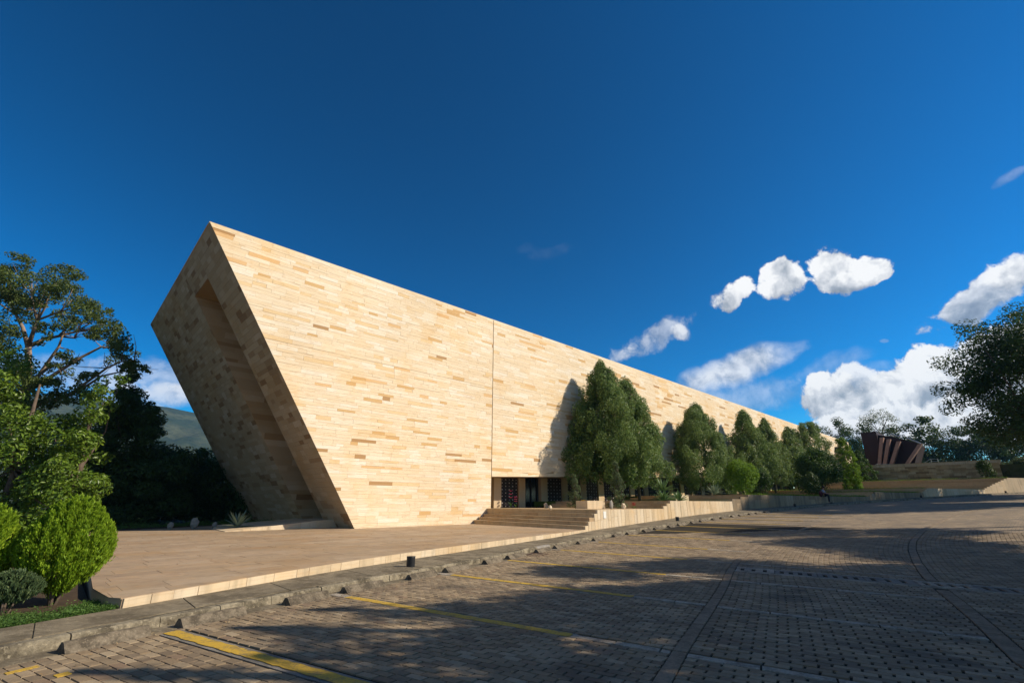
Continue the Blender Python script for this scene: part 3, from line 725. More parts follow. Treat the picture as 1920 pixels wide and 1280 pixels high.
def emit_stones(items, mat, nparts, partname='stone', restname='stonework', parent_fn=bpart):
    for it in items: ST_ITEMS.append(it)
    items = sorted(items, key=lambda i: -i[2] / max(px_size(i[3]), 1) ** 2)
    for p, r, a, c in items[:nparts]:
        g = Geo(); g.hexa(p, r, back=False); parent_fn(g.make(partname, mat))
    if items[nparts:]:
        G = Geo()
        for p, r, a, c in items[nparts:]: G.hexa(p, r, back=False)
        o = parent_fn(G.make(restname, mat)); o['kind'] = 'stuff'; return o
JZ = 9.02
SLOT = (27.45, 30.65, 12.66)                         # near side, far side, top
def build_building():
    # cores behind the stones
    def slab(y0, y1, dx):
        g = Geo(); P = [(xedge(-.4) + dx, -.4), (JX - .03, -.4), (JX - .03, ZT - .03), (xedge(ZT - .03) + dx, ZT - .03)]
        sh = lambda y: [(x + KSH * (y - 24) * (i in (0, 3)), y, z) for i, (x, z) in enumerate(P)]
        g.add(sh(y0) + sh(y1), [[0, 1, 2, 3], [7, 6, 5, 4], [0, 4, 5, 1], [1, 5, 6, 2], [2, 6, 7, 3], [3, 7, 4, 0]])
        return g
    bpart(slab(YF + .03, SLOT[0], .03).make('wall_core', M_CORE)); bpart(slab(SLOT[0] + .001, SLOT[1] - .001, 4.0).make('slot_core', M_CORE)); bpart(slab(SLOT[1], YBK, .03).make('far_wall_core', M_CORE))
    g = Geo()                                        # block that closes the slot at its top
    P = [(xedge(SLOT[2]) + .03, SLOT[2]), (JX - 4, SLOT[2]), (JX - 4, ZT - .035), (xedge(ZT - .035) + .03, ZT - .035)]
    g.add([(x + KSH * 3.45 , SLOT[0] + .002, z) for x, z in P] + [(x + KSH * 6.65, SLOT[1] - .002, z) for x, z in P], [[0, 1, 2, 3], [7, 6, 5, 4], [0, 4, 5, 1], [1, 5, 6, 2], [2, 6, 7, 3], [3, 7, 4, 0]])
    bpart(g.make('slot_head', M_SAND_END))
    g = Geo(); P = [(JX + .03, lintel(JX)), (XEND, lintel(XEND)), (XEND, ZT - .03), (JX + .03, ZT - .03)]
    g.add([(x, YF + .03, z) for x, z in P] + [(x, YBK, z) for x, z in P], [[0, 1, 2, 3], [7, 6, 5, 4], [0, 4, 5, 1], [1, 5, 6, 2], [2, 6, 7, 3], [3, 7, 4, 0]])
    bpart(g.make('long_wall_core', M_CORE))
    g = Geo(); g.box(JX - .032, JX + .032, YF + .06, YBK, lintel(JX) - .2, ZT - .04); bpart(g.make('expansion_joint', M_BLACK))
    g = Geo(); g.box(XT, XEND, YF + .012, YF + .4, ZT - .031, ZT + .012); bpart(g.make('roof_coping', M_SAND))
    g = Geo(); g.prism([(XT, YF + .401), (XT + .4, YF + .401), (XT + .4 + .72, YBK), (XT + .72, YBK)], ZT - .031, ZT + .010); bpart(g.make('end_coping', M_SAND))
    # facade stones
    A = stone_field((0, YF, 0), (1, 0, 0), (0, 0, 1), (0, -1, 0), .2, JZ - .005, lambda z: (xedge(z), JX - .03), (.12, .22), (.4, 1.5), gap=.0025, seed=1)
    A += stone_field((0, YF, 0), (1, 0, 0), (0, 0, 1), (0, -1, 0), JZ + .005, ZT - .031, lambda z: (xedge(z), JX - .03), (.12, .22), (.4, 1.5), gap=.0025, seed=2)
    xx = JX + .03
    while xx < 92:
        x2 = xx + random.uniform(1.1, 1.9); g = Geo(); pr = random.uniform(.004, .010)
        c4 = [(xx + .003, lintel(xx)), (x2 - .003, lintel(x2)), (x2 - .003, lintel(x2) + .22), (xx + .003, lintel(xx) + .22)]
        g.hexa([(x, YF + .03, z) for x, z in c4] + [(x, YF - pr, z) for x, z in c4], random.random()); bpart(g.make('lintel_stone', M_SAND)); xx = x2
    B = stone_field((0, YF, 0), (1, 0, 0), (0, 0, 1), (0, -1, 0), lintel(JX) + .20, JZ - .6, lambda z: (JX + .03, min(XEND, JX + max(.05, z - lintel(JX) - .205) / .032)), (.14, .24), (.6, 2.0), gap=.0025, seed=3)
    B += stone_field((0, YF, 0), (1, 0, 0), (0, 0, 1), (0, -1, 0), JZ - .590, ZT - .031, lambda z: (JX + .03, XEND), (.14, .24), (.6, 2.0), gap=.0025, seed=4)
    emit_stones(A + B, M_SAND, 300)
    # slanted end stones
    n = np.array([-(ZT - ZB), 0, -(XB - XT)]); n /= np.linalg.norm(n); vdir = np.array([XT - XB, 0, ZT - ZB]); Ls = np.linalg.norm(vdir); vdir /= Ls
    vs = (SLOT[2] - ZB) / (ZT - ZB) * Ls
    o = (XB - KSH * 24, 0, ZB); ue = (KSH, 1, 0)
    E = stone_field(o, ue, vdir, n, -.5, Ls - .03, lambda v: (YF + .01, SLOT[0]), (.2, .34), (.35, 1.2), proud=(0, .006), seed=5)
    E += stone_field(o, ue, vdir, n, -.5, Ls - .03, lambda v: (SLOT[1], YBK), (.2, .34), (.35, 1.2), proud=(0, .006), seed=6)
    E += stone_field(o, ue, vdir, n, vs, Ls - .03, lambda v: (SLOT[0] + .004, SLOT[1] - .004), (.2, .3), (.4, 1.2), proud=(0, .006), seed=7)
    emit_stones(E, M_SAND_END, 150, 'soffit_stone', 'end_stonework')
    # far side wall of the slot, faced with long horizontal stones
    W = stone_field((0, SLOT[1], 0), (1, 0, 0), (0, 0, 1), (0, -1, 0), .3, SLOT[2] - .02, lambda z: (xedge(z, SLOT[1]) + .02, xedge(z, SLOT[1]) + 3.98), (.2, .4), (.9, 2.6), proud=(.004, .016), depth=.0, seed=8)
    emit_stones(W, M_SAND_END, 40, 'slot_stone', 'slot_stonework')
    # narrow door in the slot
    g = Geo(); g.box(14.6, 15.5, SLOT[1] - .05, SLOT[1] - .004, .66, 2.6); bpart(g.make('slot_door', M_BLACK))
    g = Geo(); g.box(5.9, 6.05, 29.2, 29.35, 12.55, 12.656); bpart(g.make('slot_lamp', M_BLACK))
    # recess under the long wall: soffit, back wall, pillars, screens, door
    YR = 25.75
    g = Geo(); g.box(JX + .03, 92, YR + .9, 41.9, -.3, lintel(JX) - .004); bpart(g.make('inner_wall', M_SEE))
    g = Geo(); P = [(JX + .03, lintel(JX)), (92, lintel(92))]
    g.add([(JX + .03, YR + .02, 1.0), (92, YR + .02, 1.0), (92, YR + .02, lintel(92) - .003), (JX + .03, YR + .02, lintel(JX) - .003)], [[0, 1, 2, 3]])
    g.add([(48, YR + .3, 1.0), (92, YR + .3, 1.0), (92, YR + .3, lintel(92) - .003), (48, YR + .3, lintel(48) - .003)], [[0, 1, 2, 3]])
    g = Geo(); g.box(JX - .002, JX + .12, YR - .75, YR - .3, 1.18, lintel(JX) - .004); bpart(g.make('dark_post', M_METALD))
    edges = [23.71, 24.42, 26.19, 26.86, 28.62, 29.35, 31.15, 31.82, 33.57, 34.3, 36.04, 36.84]
    x = 36.84; 
    while x < 88: edges += [x + 1.75, x + 2.5]; x += 2.5
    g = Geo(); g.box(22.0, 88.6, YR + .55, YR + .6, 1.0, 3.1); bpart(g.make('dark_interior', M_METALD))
    for i in range(0, len(edges) - 1):
        a, b = edges[i], edges[i + 1]; fl = 1.16 if a < 27.4 else (1.6 if a < 37 else 2.08); fl = min(fl, lintel(a) - 1.0)
        top = lintel(a) - .003
        if i % 2 == 0:
            g = Geo(); g.box(a + .003, b - .003, YR, YR + .4, fl - .1, top); bpart(g.make('pillar', M_PILLAR))
        elif i == 3:
            g = Geo(); g.box(a, b, YR + .3, YR + .34, fl, top); bpart(g.make('door', M_DOOR))
            g = Geo(); g.box(a + .85, a + .93, YR + .22, YR + .3, fl, top); g.box(b - .25, b - .17, YR + .22, YR + .3, fl, top); bpart(g.make('door_frame', M_BLACK))
        else:
            # metal screen: solid plate, pale raised diamonds painted in for daylight through holes
            g = Geo(); st_ = Geo(); W = b - a; H = top - fl; nx = 5; dx = W / nx; dz = dx * .62 if a < 37 else dx; nz = max(1, int(H / dz)); dz = H / nz
            y = YR + .12
            for ix in range(nx):
                for iz in range(nz):
                    cx, cz = a + (ix + .5) * dx, fl + (iz + .5) * dz; hx, hz = dx * .17, dz * .20
                    if (iz + ix) % 2 == 0: hx, hz = dx * .11, dz * .13
                    st_.add([(cx, y - .012, cz - hz), (cx + hx, y - .012, cz), (cx, y - .012, cz + hz), (cx - hx, y - .012, cz), (cx, y - .04, cz)], [[0, 1, 4], [1, 2, 4], [2, 3, 4], [3, 0, 4]])
            g.box(a, b, y, y + .05, fl, top)
            for q in range(1, 5): g.box(a + q * W / 5 - .012, a + q * W / 5 + .012, y - .018, y, fl, top)
            o0 = bpart(st_.make('hole_light_pattern', M_HOLE_LIGHT)); o0['kind'] = 'stuff'
            o = bpart(g.make('lattice_screen', M_METALD))
    g = Geo(); g.box(JX + .03, 92, YF - .0, YF + .029, lintel(JX) - .0, lintel(JX) + .001)
    # end pieces far away: two dark fins, a stepped stone wing, a canopy
    g = Geo(); g.box(104, 104.5, 23.2, 23.99, 4.4, 9.6); bpart(g.make('dark_fin', M_METALD))
    g = Geo(); g.box(113.5, 114.2, 22.9, 23.99, 4.4, 12.1); bpart(g.make('dark_fin', M_METALD))
build_building()

# ramp beside the slot
def build_ramp():
    r = empty('stone_ramp', 'low stone ramp with a sunlit flank leading into the dark slot under the overhang', 'ramp', (7.2, 25.8, .25)); inv = Matrix.Translation(-Vector(r.location))
    fy = lambda x: 25.75 + (x - 7.2) * .06
    g = Geo(); P = [(7.2, fy(7.2)), (12.0, fy(12.0)), (13.4, fy(13.4)), (13.6, 31.5), (12.9, 31.5), (8.2, 31.2), (7.4, 28.5)]
    zt = lambda x, y: .27 + .36 * min(1, max(0, (x - 7.2) / 4.4)); g.prism(P, 0.0, zt, .4); o = g.make('ramp_surface', M_PANEL, r); o.matrix_parent_inverse = inv
    for k in range(6):
        x0, x1 = 7.5 + k * .8, 7.5 + (k + 1) * .8 - .01
        g = Geo(); g.hexa([(x0, fy(x0) + .02, .2), (x1, fy(x1) + .02, .2), (x1, fy(x1) + .02, zt(x1, 0) - .004), (x0, fy(x0) + .02, zt(x0, 0) - .004), (x0, fy(x0) - .02, .2), (x1, fy(x1) - .02, .2), (x1, fy(x1) - .02, zt(x1, 0) - .004), (x0, fy(x0) - .02, zt(x0, 0) - .004)], random.random())
        o = g.make('flank_stone', M_PANEL, r); o.matrix_parent_inverse = inv
build_ramp()

# ------------------------------------------------------------------ terraces, stairs, retaining walls
STEPS = [(18.35, .515), (18.72, .68), (19.10, .845), (19.47, 1.01), (19.85, 1.18), (27.2, 1.33), (27.65, 1.475), (28.1, 1.62), (36.6, 1.78), (38.0, 1.94), (39.2, 2.10),
         (58.6, 2.25), (59.0, 2.4), (59.5, 2.55), (68.5, 2.72), (69.0, 2.88), (69.5, 3.04), (81.4, 3.2), (81.9, 3.36), (82.5, 3.52), (83.0, 3.68), (83.6, 3.84), (84.2, 4.0), (84.8, 4.16), (85.4, 4.32), (86.0, 4.47)]
def ztop(x):
    z = None
    for a, b in STEPS:
        if x >= a: z = b
    return z
def build_terraces():
    names = [(19.85, 27.2, 1.18, 'terrace'), (28.1, 36.6, 1.62, 'terrace'), (39.2, 58.6, 2.10, 'terrace'), (59.5, 68.5, 2.55, 'terrace'), (69.5, 81.4, 3.04, 'terrace'), (86.0, 108, 4.47, 'terrace')]
    for i, (a, b, z, nm) in enumerate(names):
        nx = np.arange(a, b + .01, 2.0); P = [(x, side_y(x) + .12) for x in nx] + [(b, side_y(b) + .12), (b + (2.1 if i == 0 and 0 else 0), 26.6), (a + (2.1 if i == 0 else 0), 26.6)]
        g = Geo(); g.prism(P, z - .35, z, .4); o = tag(g.make(nm, M_STEP if i < 1 else M_LAWN), kind='structure')
    # flights
    groups = [('broad stone steps rising from the plaza to the dark door', STEPS[0:5], 2.1), ('short flight of stone steps between the first two terraces, by the flowering shrub', STEPS[5:8], 0), ('wide low flight of steps behind the spiky plants', STEPS[8:11], 0),
              ('low flight of steps beyond the seated person', STEPS[11:14], 0), ('small flight of steps at the left end of the bright far wall', STEPS[14:17], 0), ('long flight of steps climbing beside the upper terrace wall', STEPS[17:26], 0)]
    for gi, (lab, S, skew) in enumerate(groups):
        x0 = S[0][0]; e = empty('stone_steps', lab, 'steps', (x0, side_y(x0), S[0][1] - .16), 'flights of stone steps'); inv = Matrix.Translation(-Vector(e.location))
        prev = S[0][1] - .16
        for k, (x, z) in enumerate(S):
            xn = S[k + 1][0] if k + 1 < len(S) else x + .45
            y0, y1 = side_y(x) + .10, (24.0 if gi == 0 else 23.9); 
            if gi == 0: y1 = 23.97 if x + skew < 21.7 else 25.7
            nb = 9 if gi < 2 else 3
            # skewed treads: the left end sits further along the wall
            for q in range(nb):
                ya, yb = y0 + (y1 - y0) * q / nb + .002, y0 + (y1 - y0) * (q + 1) / nb - .002
                fa, fb = (ya - y0) / (24 - y0) * skew, (yb - y0) / (24 - y0) * skew
                g = Geo(); j = random.uniform(0, .006); over = .02
                zb = z - .2 if k else z - .3
                g.hexa([(x + fa - j, ya, zb), (xn + fa + .02, ya, zb), (xn + fb + .02, yb, zb), (x + fb - j, yb, zb), (x + fa - j, ya, z - .03), (xn + fa + .02, ya, z - .03), (xn + fb + .02, yb, z - .03), (x + fb - j, yb, z - .03)], random.random())
                g.hexa([(x + fa - over, ya, z - .028), (xn + fa + .0, ya, z - .028), (xn + fb, yb, z - .028), (x + fb - over, yb, z - .028), (x + fa - over, ya, z), (xn + fa + .0, ya, z), (xn + fb, yb, z), (x + fb - over, yb, z)], random.random())
                o = g.make('step_block', M_STEP, e); o.matrix_parent_inverse = inv
    # retaining wall along the sidewalk, vertical stone panels
    segs = [(18.35, 27.2, 'pale stone retaining wall beside the plaza steps with a white notice', .34), (27.2, 36.6, 'sunlit stone retaining wall below the spiky plants', .45), (36.6, 58.6, 'long shaded retaining wall with the seated person', .9),
            (58.6, 68.5, 'dappled retaining wall right of the seated person', .9), (68.5, 81.4, 'bright sunlit retaining wall at the far bend of the road', 1.1), (81.4, 106, 'stepped retaining wall climbing beside the far flight of steps', 1.1)]
    for a, b, lab, pw in segs:
        e = empty('retaining_wall', lab, 'wall', (a, side_y(a), zroad(a)), 'retaining walls along the sidewalk'); inv = Matrix.Translation(-Vector(e.location)); x = a
        while x < b - .02:
            w = pw * random.uniform(.75, 1.3); x1 = min(x + w, b)
            nxt = [q[0] for q in STEPS if q[0] > x + .02]
            if nxt and x1 > nxt[0]: x1 = nxt[0]
            z1 = ztop(x + .01); zb = zroad(x) + KH - .1; pa, pb = (x + .006, side_y(x)), (x1 - .006, side_y(x1)); j = random.uniform(0, .012); D = .14
            zs = [zb, z1]
            if random.random() < .3 and z1 - zb > .6: zs = [zb, zb + (z1 - zb) * random.uniform(.45, .7), z1]
            for q in range(len(zs) - 1):
                za, zc = zs[q] + .003, zs[q + 1] - .003
                g = Geo(); g.hexa([(pa[0], pa[1] + D, za), (pb[0], pb[1] + D, za), (pb[0], pb[1] + D, zc), (pa[0], pa[1] + D, zc), (pa[0], pa[1] - j, za), (pb[0], pb[1] - j, za), (pb[0], pb[1] - j, zc), (pa[0], pa[1] - j, zc)], random.random())
                o = g.make('wall_panel', M_PANEL_SHADE if 36 < a < 68 else M_PANEL, e); o.matrix_parent_inverse = inv
            x = x1
    # thin paper notice taped to the first wall
    x = 20.45; y = side_y(x) - .02; g = Geo(); z = .93; g.box(x, x + .22, y - .006, y + .03 * 0 - .001, z - .14, z + .17); tag(g.make('paper_notice', M_PAPER, None, (x, y, z)), 'blank white paper notice taped on the retaining wall by the steps', 'notice')
    # far walls across the slope
    def cross_wall(x, ya, yb, z0, z1, lab, mat, hr, lr, seed, cap=None):
        e = empty('garden_wall', lab, 'wall', (x, ya, z0)); inv = Matrix.Translation(-Vector(e.location))
        def pf(o): o.parent = e; o.matrix_parent_inverse = inv; return o
        g = Geo(); g.box(x + .03, x + .5, ya, yb, z0 - .3, z1 - .01); pf(g.make('core', M_CORE))
        it = stone_field((x, 0, 0), (0, 1, 0), (0, 0, 1), (-1, 0, 0), z0, z1, lambda v: (ya, yb), hr, lr, proud=(0, .05), seed=seed)
        emit_stones(it, mat, 0, 'stone', 'stonework', pf)
        if cap: g = Geo(); g.box(x - .06, x + .56, ya, yb, z1, z1 + .05); pf(g.make('coping', cap))
    cross_wall(86.6, side_y(86.6) + .3, 23.9, 3.04, 4.43, 'brown coursed stone wall behind the bright cypress, topped by a line of grass', M_STEP, (.2, .35), (1, 3), 21)
    cross_wall(90.5, 1.2, 23.9, 4.45, 6.45, 'rough dark stone wall below the dark red sculptural building', M_ROUGHW, (.12, .3), (.4, 1.6), 22, M_STEP)
    cross_wall(95.0, 1.0, 20.0, 5.6, 7.15, 'topmost low stone wall in the shade of the big tree', M_PANEL, (.3, .5), (1.2, 2.4), 23, M_STEP)
    g = Geo(); g.prism([(90.9, -2), (130, -2), (130, 23.9), (90.9, 23.9)], 4.2, 6.3, .3); tag(g.make('upper_terrace', M_GROUND), kind='structure')
    # canopy and stepped wing near the far end of the building
    e = empty('garden_pavilion', 'stepped stone block with a dark cantilevered slab at the far end of the long facade', 'building', (97, 19, 6.3)); inv = Matrix.Translation(-Vector(e.location))
    g = Geo()
    for k in range(8): g.box(96.5 + .0, 99, 19.2 - k * .0, 21.4 - k * .16, 6.9 + k * .42, 6.9 + (k + 1) * .42 - .02, random.random())
    o = g.make('stepped_block', M_PANEL, e); o.matrix_parent_inverse = inv
    g = Geo(); g.box(93.5, 99.2, 18.3, 22.9, 6.45, 6.88); o = g.make('cantilever_slab', M_METALD, e); o.matrix_parent_inverse = inv
build_terraces()
def build_red_building():
    X = 110.; e = empty('sculptural_pavilion', 'dark red steel pavilion with four slanted pale fins and white roof edges', 'building', (X, 16, 6.3)); inv = Matrix.Translation(-Vector(e.location))
    def fix(o): o.matrix_parent_inverse = inv; return o
    def at(x, y, XX=X):
        c = FW * FPX + RT * (x - 960) + UP * (640 - y); t = XX / c[0]; return EYE + c * t
    Y = lambda x: at(x, 850)[1]; Z = lambda x, y: at(x, y)[2]
    W = [Y(1622), Y(1655), Y(1672), Y(1700), Y(1727)]
    tops = [Z(1635, 808), Z(1660, 812), Z(1680, 816), Z(1700, 820)]
    g = Geo(); g.box(X, X + 7, Y(1652), Y(1622), 6.2, Z(1635, 809)); fix(g.make('tall_block', M_CORTEN, e))
    for i in range(5): 
        zz = 6.4 + i * 1.35; g = Geo(); g.box(X - .03, X, Y(1651), Y(1623), zz, zz + 1.3); fix(g.make('steel_panel', M_CORTEN, e))
    g = Geo(); P = [(Y(1652) - .02, 6.2), (Y(1652) - .02, Z(1660, 813)), (Y(1680), Z(1680, 817)), (Y(1728), Z(1728, 831)), (Y(1698), 6.2)]
    g.add([(X + .8, y, z) for y, z in P] + [(X + 8, y, z) for y, z in P], [[0, 1, 2, 3, 4], [9, 8, 7, 6, 5]] + [[i, 5 + i, 5 + (i + 1) % 5, (i + 1) % 5] for i in range(5)]); fix(g.make('leaning_block', M_CORTEN, e))
    for (x0, y0, x1, y1) in ((1653, 820, 1648, 879), (1666, 823, 1657, 879), (1684.5, 827, 1668, 878), (1725, 832, 1697, 872)):
        p, q = at(x0, y0, X - .5), at(x1, y1 + 2, X - .5); w = .55; g = Geo()
        g.hexa([(X + .79, q[1] + w / 2, q[2]), (X + .79, q[1] - w / 2, q[2]), (X + .79, p[1] - w / 2, p[2]), (X + .79, p[1] + w / 2, p[2]), (X - .6, q[1] + w / 2, q[2]), (X - .6, q[1] - w / 2, q[2]), (X - .6, p[1] - w / 2, p[2]), (X - .6, p[1] + w / 2, p[2])], random.random())
        fix(g.make('slanted_fin', M_FIN, e))
    for (x0, y0, x1, y1) in ((1669, 814, 1688, 818), (1700, 821, 1727, 831)):
        p, q = at(x0, y0, X), at(x1, y1, X); g = Geo()
        g.tube([p, q], .12, 5); fix(g.make('roof_edge', M_RAIL, e))
    # handrail
    r = empty('handrail', 'pale steel handrail running along the top of the rough stone wall', 'handrail', (101, 10, 7)); inv2 = Matrix.Translation(-Vector(r.location))
    def fx(o): o.matrix_parent_inverse = inv2; return o
    pts = [at(1638, 873, 100), at(1645, 869, 100), at(1690, 871, 100), at(1722, 872, 100)]
    g = Geo(); g.tube(pts, .035, 5); fx(g.make('rail', M_RAIL, r)); pts2 = [at(1728, 871, 100), at(1745, 860, 100), at(1758, 860, 100)]
    g = Geo(); g.tube(pts2, .035, 5); fx(g.make('rail', M_RAIL, r)); g = Geo(); g.tube([p + np.array([0, .0, -.35]) for p in pts2], .03, 5); fx(g.make('rail', M_RAIL, r))
    for p in pts + pts2:
        g = Geo(); g.tube([p, (p[0], p[1], 6.2)], .03, 5); fx(g.make('post', M_RAIL, r))
build_red_building()

# ------------------------------------------------------------------ foliage
def leaves(name, pos, nrm, length, width, mat, parent, spread=.9, up=0.0, kind=None, clampy=None):
    """many small leaf faces (diamonds bent along the midrib)"""
    n = len(pos); pos = np.asarray(pos); nrm = np.asarray(nrm)
    N = nrm + RNG.normal(0, spread, (n, 3)); N[:, 2] += up; N /= np.linalg.norm(N, axis=1)[:, None] + 1e-9
    A = np.cross(N, RNG.normal(0, 1, (n, 3))); A /= np.linalg.norm(A, axis=1)[:, None] + 1e-9; B = np.cross(N, A)
    L = length * RNG.uniform(.65, 1.3, n)[:, None]; W = width * RNG.uniform(.7, 1.25, n)[:, None]
    p = pos; V = np.stack([p - A * L / 2, p + B * W / 2 + N * W * .12 - A * L * .05, p + A * L / 2 - N * L * .08, p - B * W / 2 + N * W * .12 - A * L * .05], 1)
    if clampy is not None: V[:, :, 1] = np.minimum(V[:, :, 1], clampy)
    F = np.arange(n * 4).reshape(n, 4)
    o = obj(name, mesh_np(name, V.reshape(-1, 3), F, rnd=np.repeat(RNG.random(n), 4), mat=mat)); 
    if parent is not None:
        o.parent = parent; o.matrix_parent_inverse = Matrix.Translation(-Vector(parent.location))
    return o
def clump_points(clumps, density, flat=1.0, leafarea=.005, inner=.35):
    P, N = [], []
    for c in clumps:
        x, y, z, r = c[:4]; ry = c[4] if len(c) > 4 else r; rz = c[5] if len(c) > 5 else r * flat
        n = max(8, int(density * math.pi * r * (ry + rz) / 2 / leafarea))
        d = RNG.normal(0, 1, (n, 3)); d /= np.linalg.norm(d, axis=1)[:, None]
        rad = np.where(RNG.random(n) < inner, RNG.random(n) ** .5, RNG.uniform(.78, 1.08, n))[:, None]
        P.append(np.array([x, y, z]) + d * rad * np.array([r, ry, rz])); N.append(d / np.array([r, ry, rz]) * r)
    return np.concatenate(P), np.concatenate(N)
def fix_parent(o, e): o.parent = e; o.matrix_parent_inverse = Matrix.Translation(-Vector(e.location)); return o
def branches(e, root, targets, r0, mat, n=6, name='branch', bend=.12, own=8):
    G = Geo()
    for k, t in enumerate(targets):
        a = np.array(root, float); b = np.array(t[:3], float); m = (a + b) / 2 + RNG.normal(0, bend, 3) * np.linalg.norm(b - a) * .5 + np.array([0, 0, -.06 * np.linalg.norm(b - a)])
        m1 = a * .6 + m * .4; 
        G.tube([a, (a + m) / 2, m, (m + b) / 2 + RNG.normal(0, .05, 3), b], [r0, r0 * .75, r0 * .55, r0 * .38, r0 * .15], n)
    return fix_parent(G.make(name, mat, None, smooth=True), e)
def trunk(e, pts, rad, mat, n=10): g = Geo(); g.tube(pts, rad, n); return fix_parent(g.make('trunk', mat, None, smooth=True), e)

def cone_tree(tx, ty, z0, z1, R, label, leafmat=L_PODO, nclump=150, leaf=(.15, .055), density=1.9, prof=None, squash=.72, cr=.42, clampy=23.93, name='conifer_tree', group=None, lean=(0, 0), trunk_r=.13, spiky=True, cat='tree'):
    e = empty(name, label, cat, (tx, ty, z0), group); H = z1 - z0; C = []
    prof = prof or [(0.17, .45), (.22, .85), (.32, 1.0), (.42, .95), (.58, .78), (.74, .54), (.88, .28), (1.0, .05)]
    hs, ps = zip(*prof)
    nlob = 7; lob = RNG.uniform(0, 6.28, nlob); cr *= (1.05 if spiky and z1 - z0 > 6 and cr < .5 else 1); lh = RNG.uniform(.3, .95, nlob)
    for k in range(nclump):
        h = RNG.uniform(hs[0], .97) if k > nclump * .08 else RNG.uniform(.85, 1.0)
        rr = np.interp(h, hs, ps) * R; a = RNG.uniform(0, 6.283)
        wob = 1 + .13 * math.sin(3 * a + lob[0]) + .10 * math.sin(5 * a + 9 * h + lob[1])
        q = RNG.uniform(.6, 1.12) if rr > .4 else RNG.uniform(.2, .9)
        r_ = cr * RNG.uniform(.5, 1.25) * (.55 + .45 * np.interp(h, [0, .7, 1], [1, .9, .4]))
        x = tx + lean[0] * h + math.cos(a) * rr * q * wob; y = ty + lean[1] * h + math.sin(a) * rr * q * wob * squash
        if clampy: y = min(y, clampy - .15)
        C.append((x, y, z0 + H * h - r_ * .8 + (r_ * .6), r_, r_, r_ * (1.45 if spiky else 1.0)))
    # small leading spires, as on the photographed trees
    for k in range(8 if spiky else 0):
        h = RNG.uniform(.62, .98); a = RNG.uniform(0, 6.283); rr = np.interp(h, hs, ps) * R
        for j in range(7): C.append((tx + lean[0] * h + math.cos(a) * rr * .62, min(ty + lean[1] * h + math.sin(a) * rr * .62 * squash, (clampy or 1e9) - .2), z0 + H * h + j * .2 - 1.1, .42 - j * .052, .42 - j * .052, .30))
    P, N = clump_points(C, density, leafarea=leaf[0] * leaf[1] * .5, inner=.3)
    leaves('crown', P, N, leaf[0], leaf[1], leafmat, e, .42, .15, clampy=clampy)
    # darker inner foliage keeps the crown closed
    C2 = [(tx + lean[0] * h, min(ty + lean[1] * h, (clampy or 1e9) - .9), z0 + H * h, max(.1, np.interp(h, hs, ps) * R * .5), max(.1, np.interp(h, hs, ps) * R * .5 * squash), H * .08) for h in np.linspace(hs[0] + .04, .93, 10)]
    P, N = clump_points(C2, density * .6, leafarea=leaf[0] * leaf[1] * 1.4, inner=.5)
    leaves('inner_foliage', P, N, leaf[0] * 1.7, leaf[1] * 1.7, leafmat, e, .9, 0, clampy=clampy)
    G = Geo(); G.tube([(tx, ty, z0 - .1), (tx + .04, ty, z0 + H * .25), (tx + lean[0] * .5, ty, z0 + H * .55), (tx + lean[0], ty, z0 + H * .9)], [trunk_r, trunk_r * .8, trunk_r * .5, .02], 10)
    for b in [(c[0], c[1], c[2]) for c in C[::max(1, len(C) // 16)]]:
        zz = max(z0 + .3, b[2] - .7); G.tube([(tx, ty, zz), ((tx + b[0]) / 2, (ty + b[1]) / 2, (zz + b[2]) / 2 + .05), b], [.045, .03, .01], 4)
    fix_parent(G.make('trunk', M_BARK, None, smooth=True), e)
    return e
GR = 'evergreen trees in front of the long wall'
cone_tree(32.0, 21.1, 1.3, 12.45, 3.05, 'tallest evergreen before the wall, broad dark green cone behind the thin shrub', nclump=330, group=GR, lean=(.3, 1.1), cr=.46, squash=.9, leaf=(.19, .065), density=2.0)
cone_tree(34.9, 21.1, 1.4, 11.6, 2.6, 'evergreen close against the right side of the tallest one, slightly lower', nclump=240, group=GR, lean=(.7, .9), cr=.45, squash=.9, leaf=(.19, .065), density=2.0)
cone_tree(47.9, 21.2, 1.9, 11.0, 4.0, 'rounded evergreen with open crown and visible trunks behind the rosette plants', nclump=330, group=GR, lean=(.1, .6), density=2.0, prof=[(.13, .6), (.2, .9), (.32, 1.0), (.5, .88), (.66, .68), (.82, .42), (1, .06)])
cone_tree(61.3, 21.3, 2.0, 12.2, 3.5, 'evergreen with loose twin top behind the clipped round bush', nclump=260, group=GR, lean=(.1, .5), leaf=(.2, .08), density=2.0)
cone_tree(66.8, 21.3, 2.4, 11.7, 2.8, 'full evergreen right of the round bush, between two taller tops', nclump=230, group=GR, leaf=(.2, .08))
cone_tree(76.2, 21.3, 2.6, 11.7, 3.0, 'evergreen rising behind the left side of the dark pointed shrub', nclump=210, group=GR, leaf=(.22, .09))
cone_tree(87.5, 21.6, 3.0, 13.9, 3.6, 'tall narrow evergreen that breaks the roof line before the pointed shrub', nclump=220, group=GR, leaf=(.22, .09), prof=[(.06, .6), (.2, .95), (.5, 1.0), (.75, .85), (.9, .55), (1, .15)])
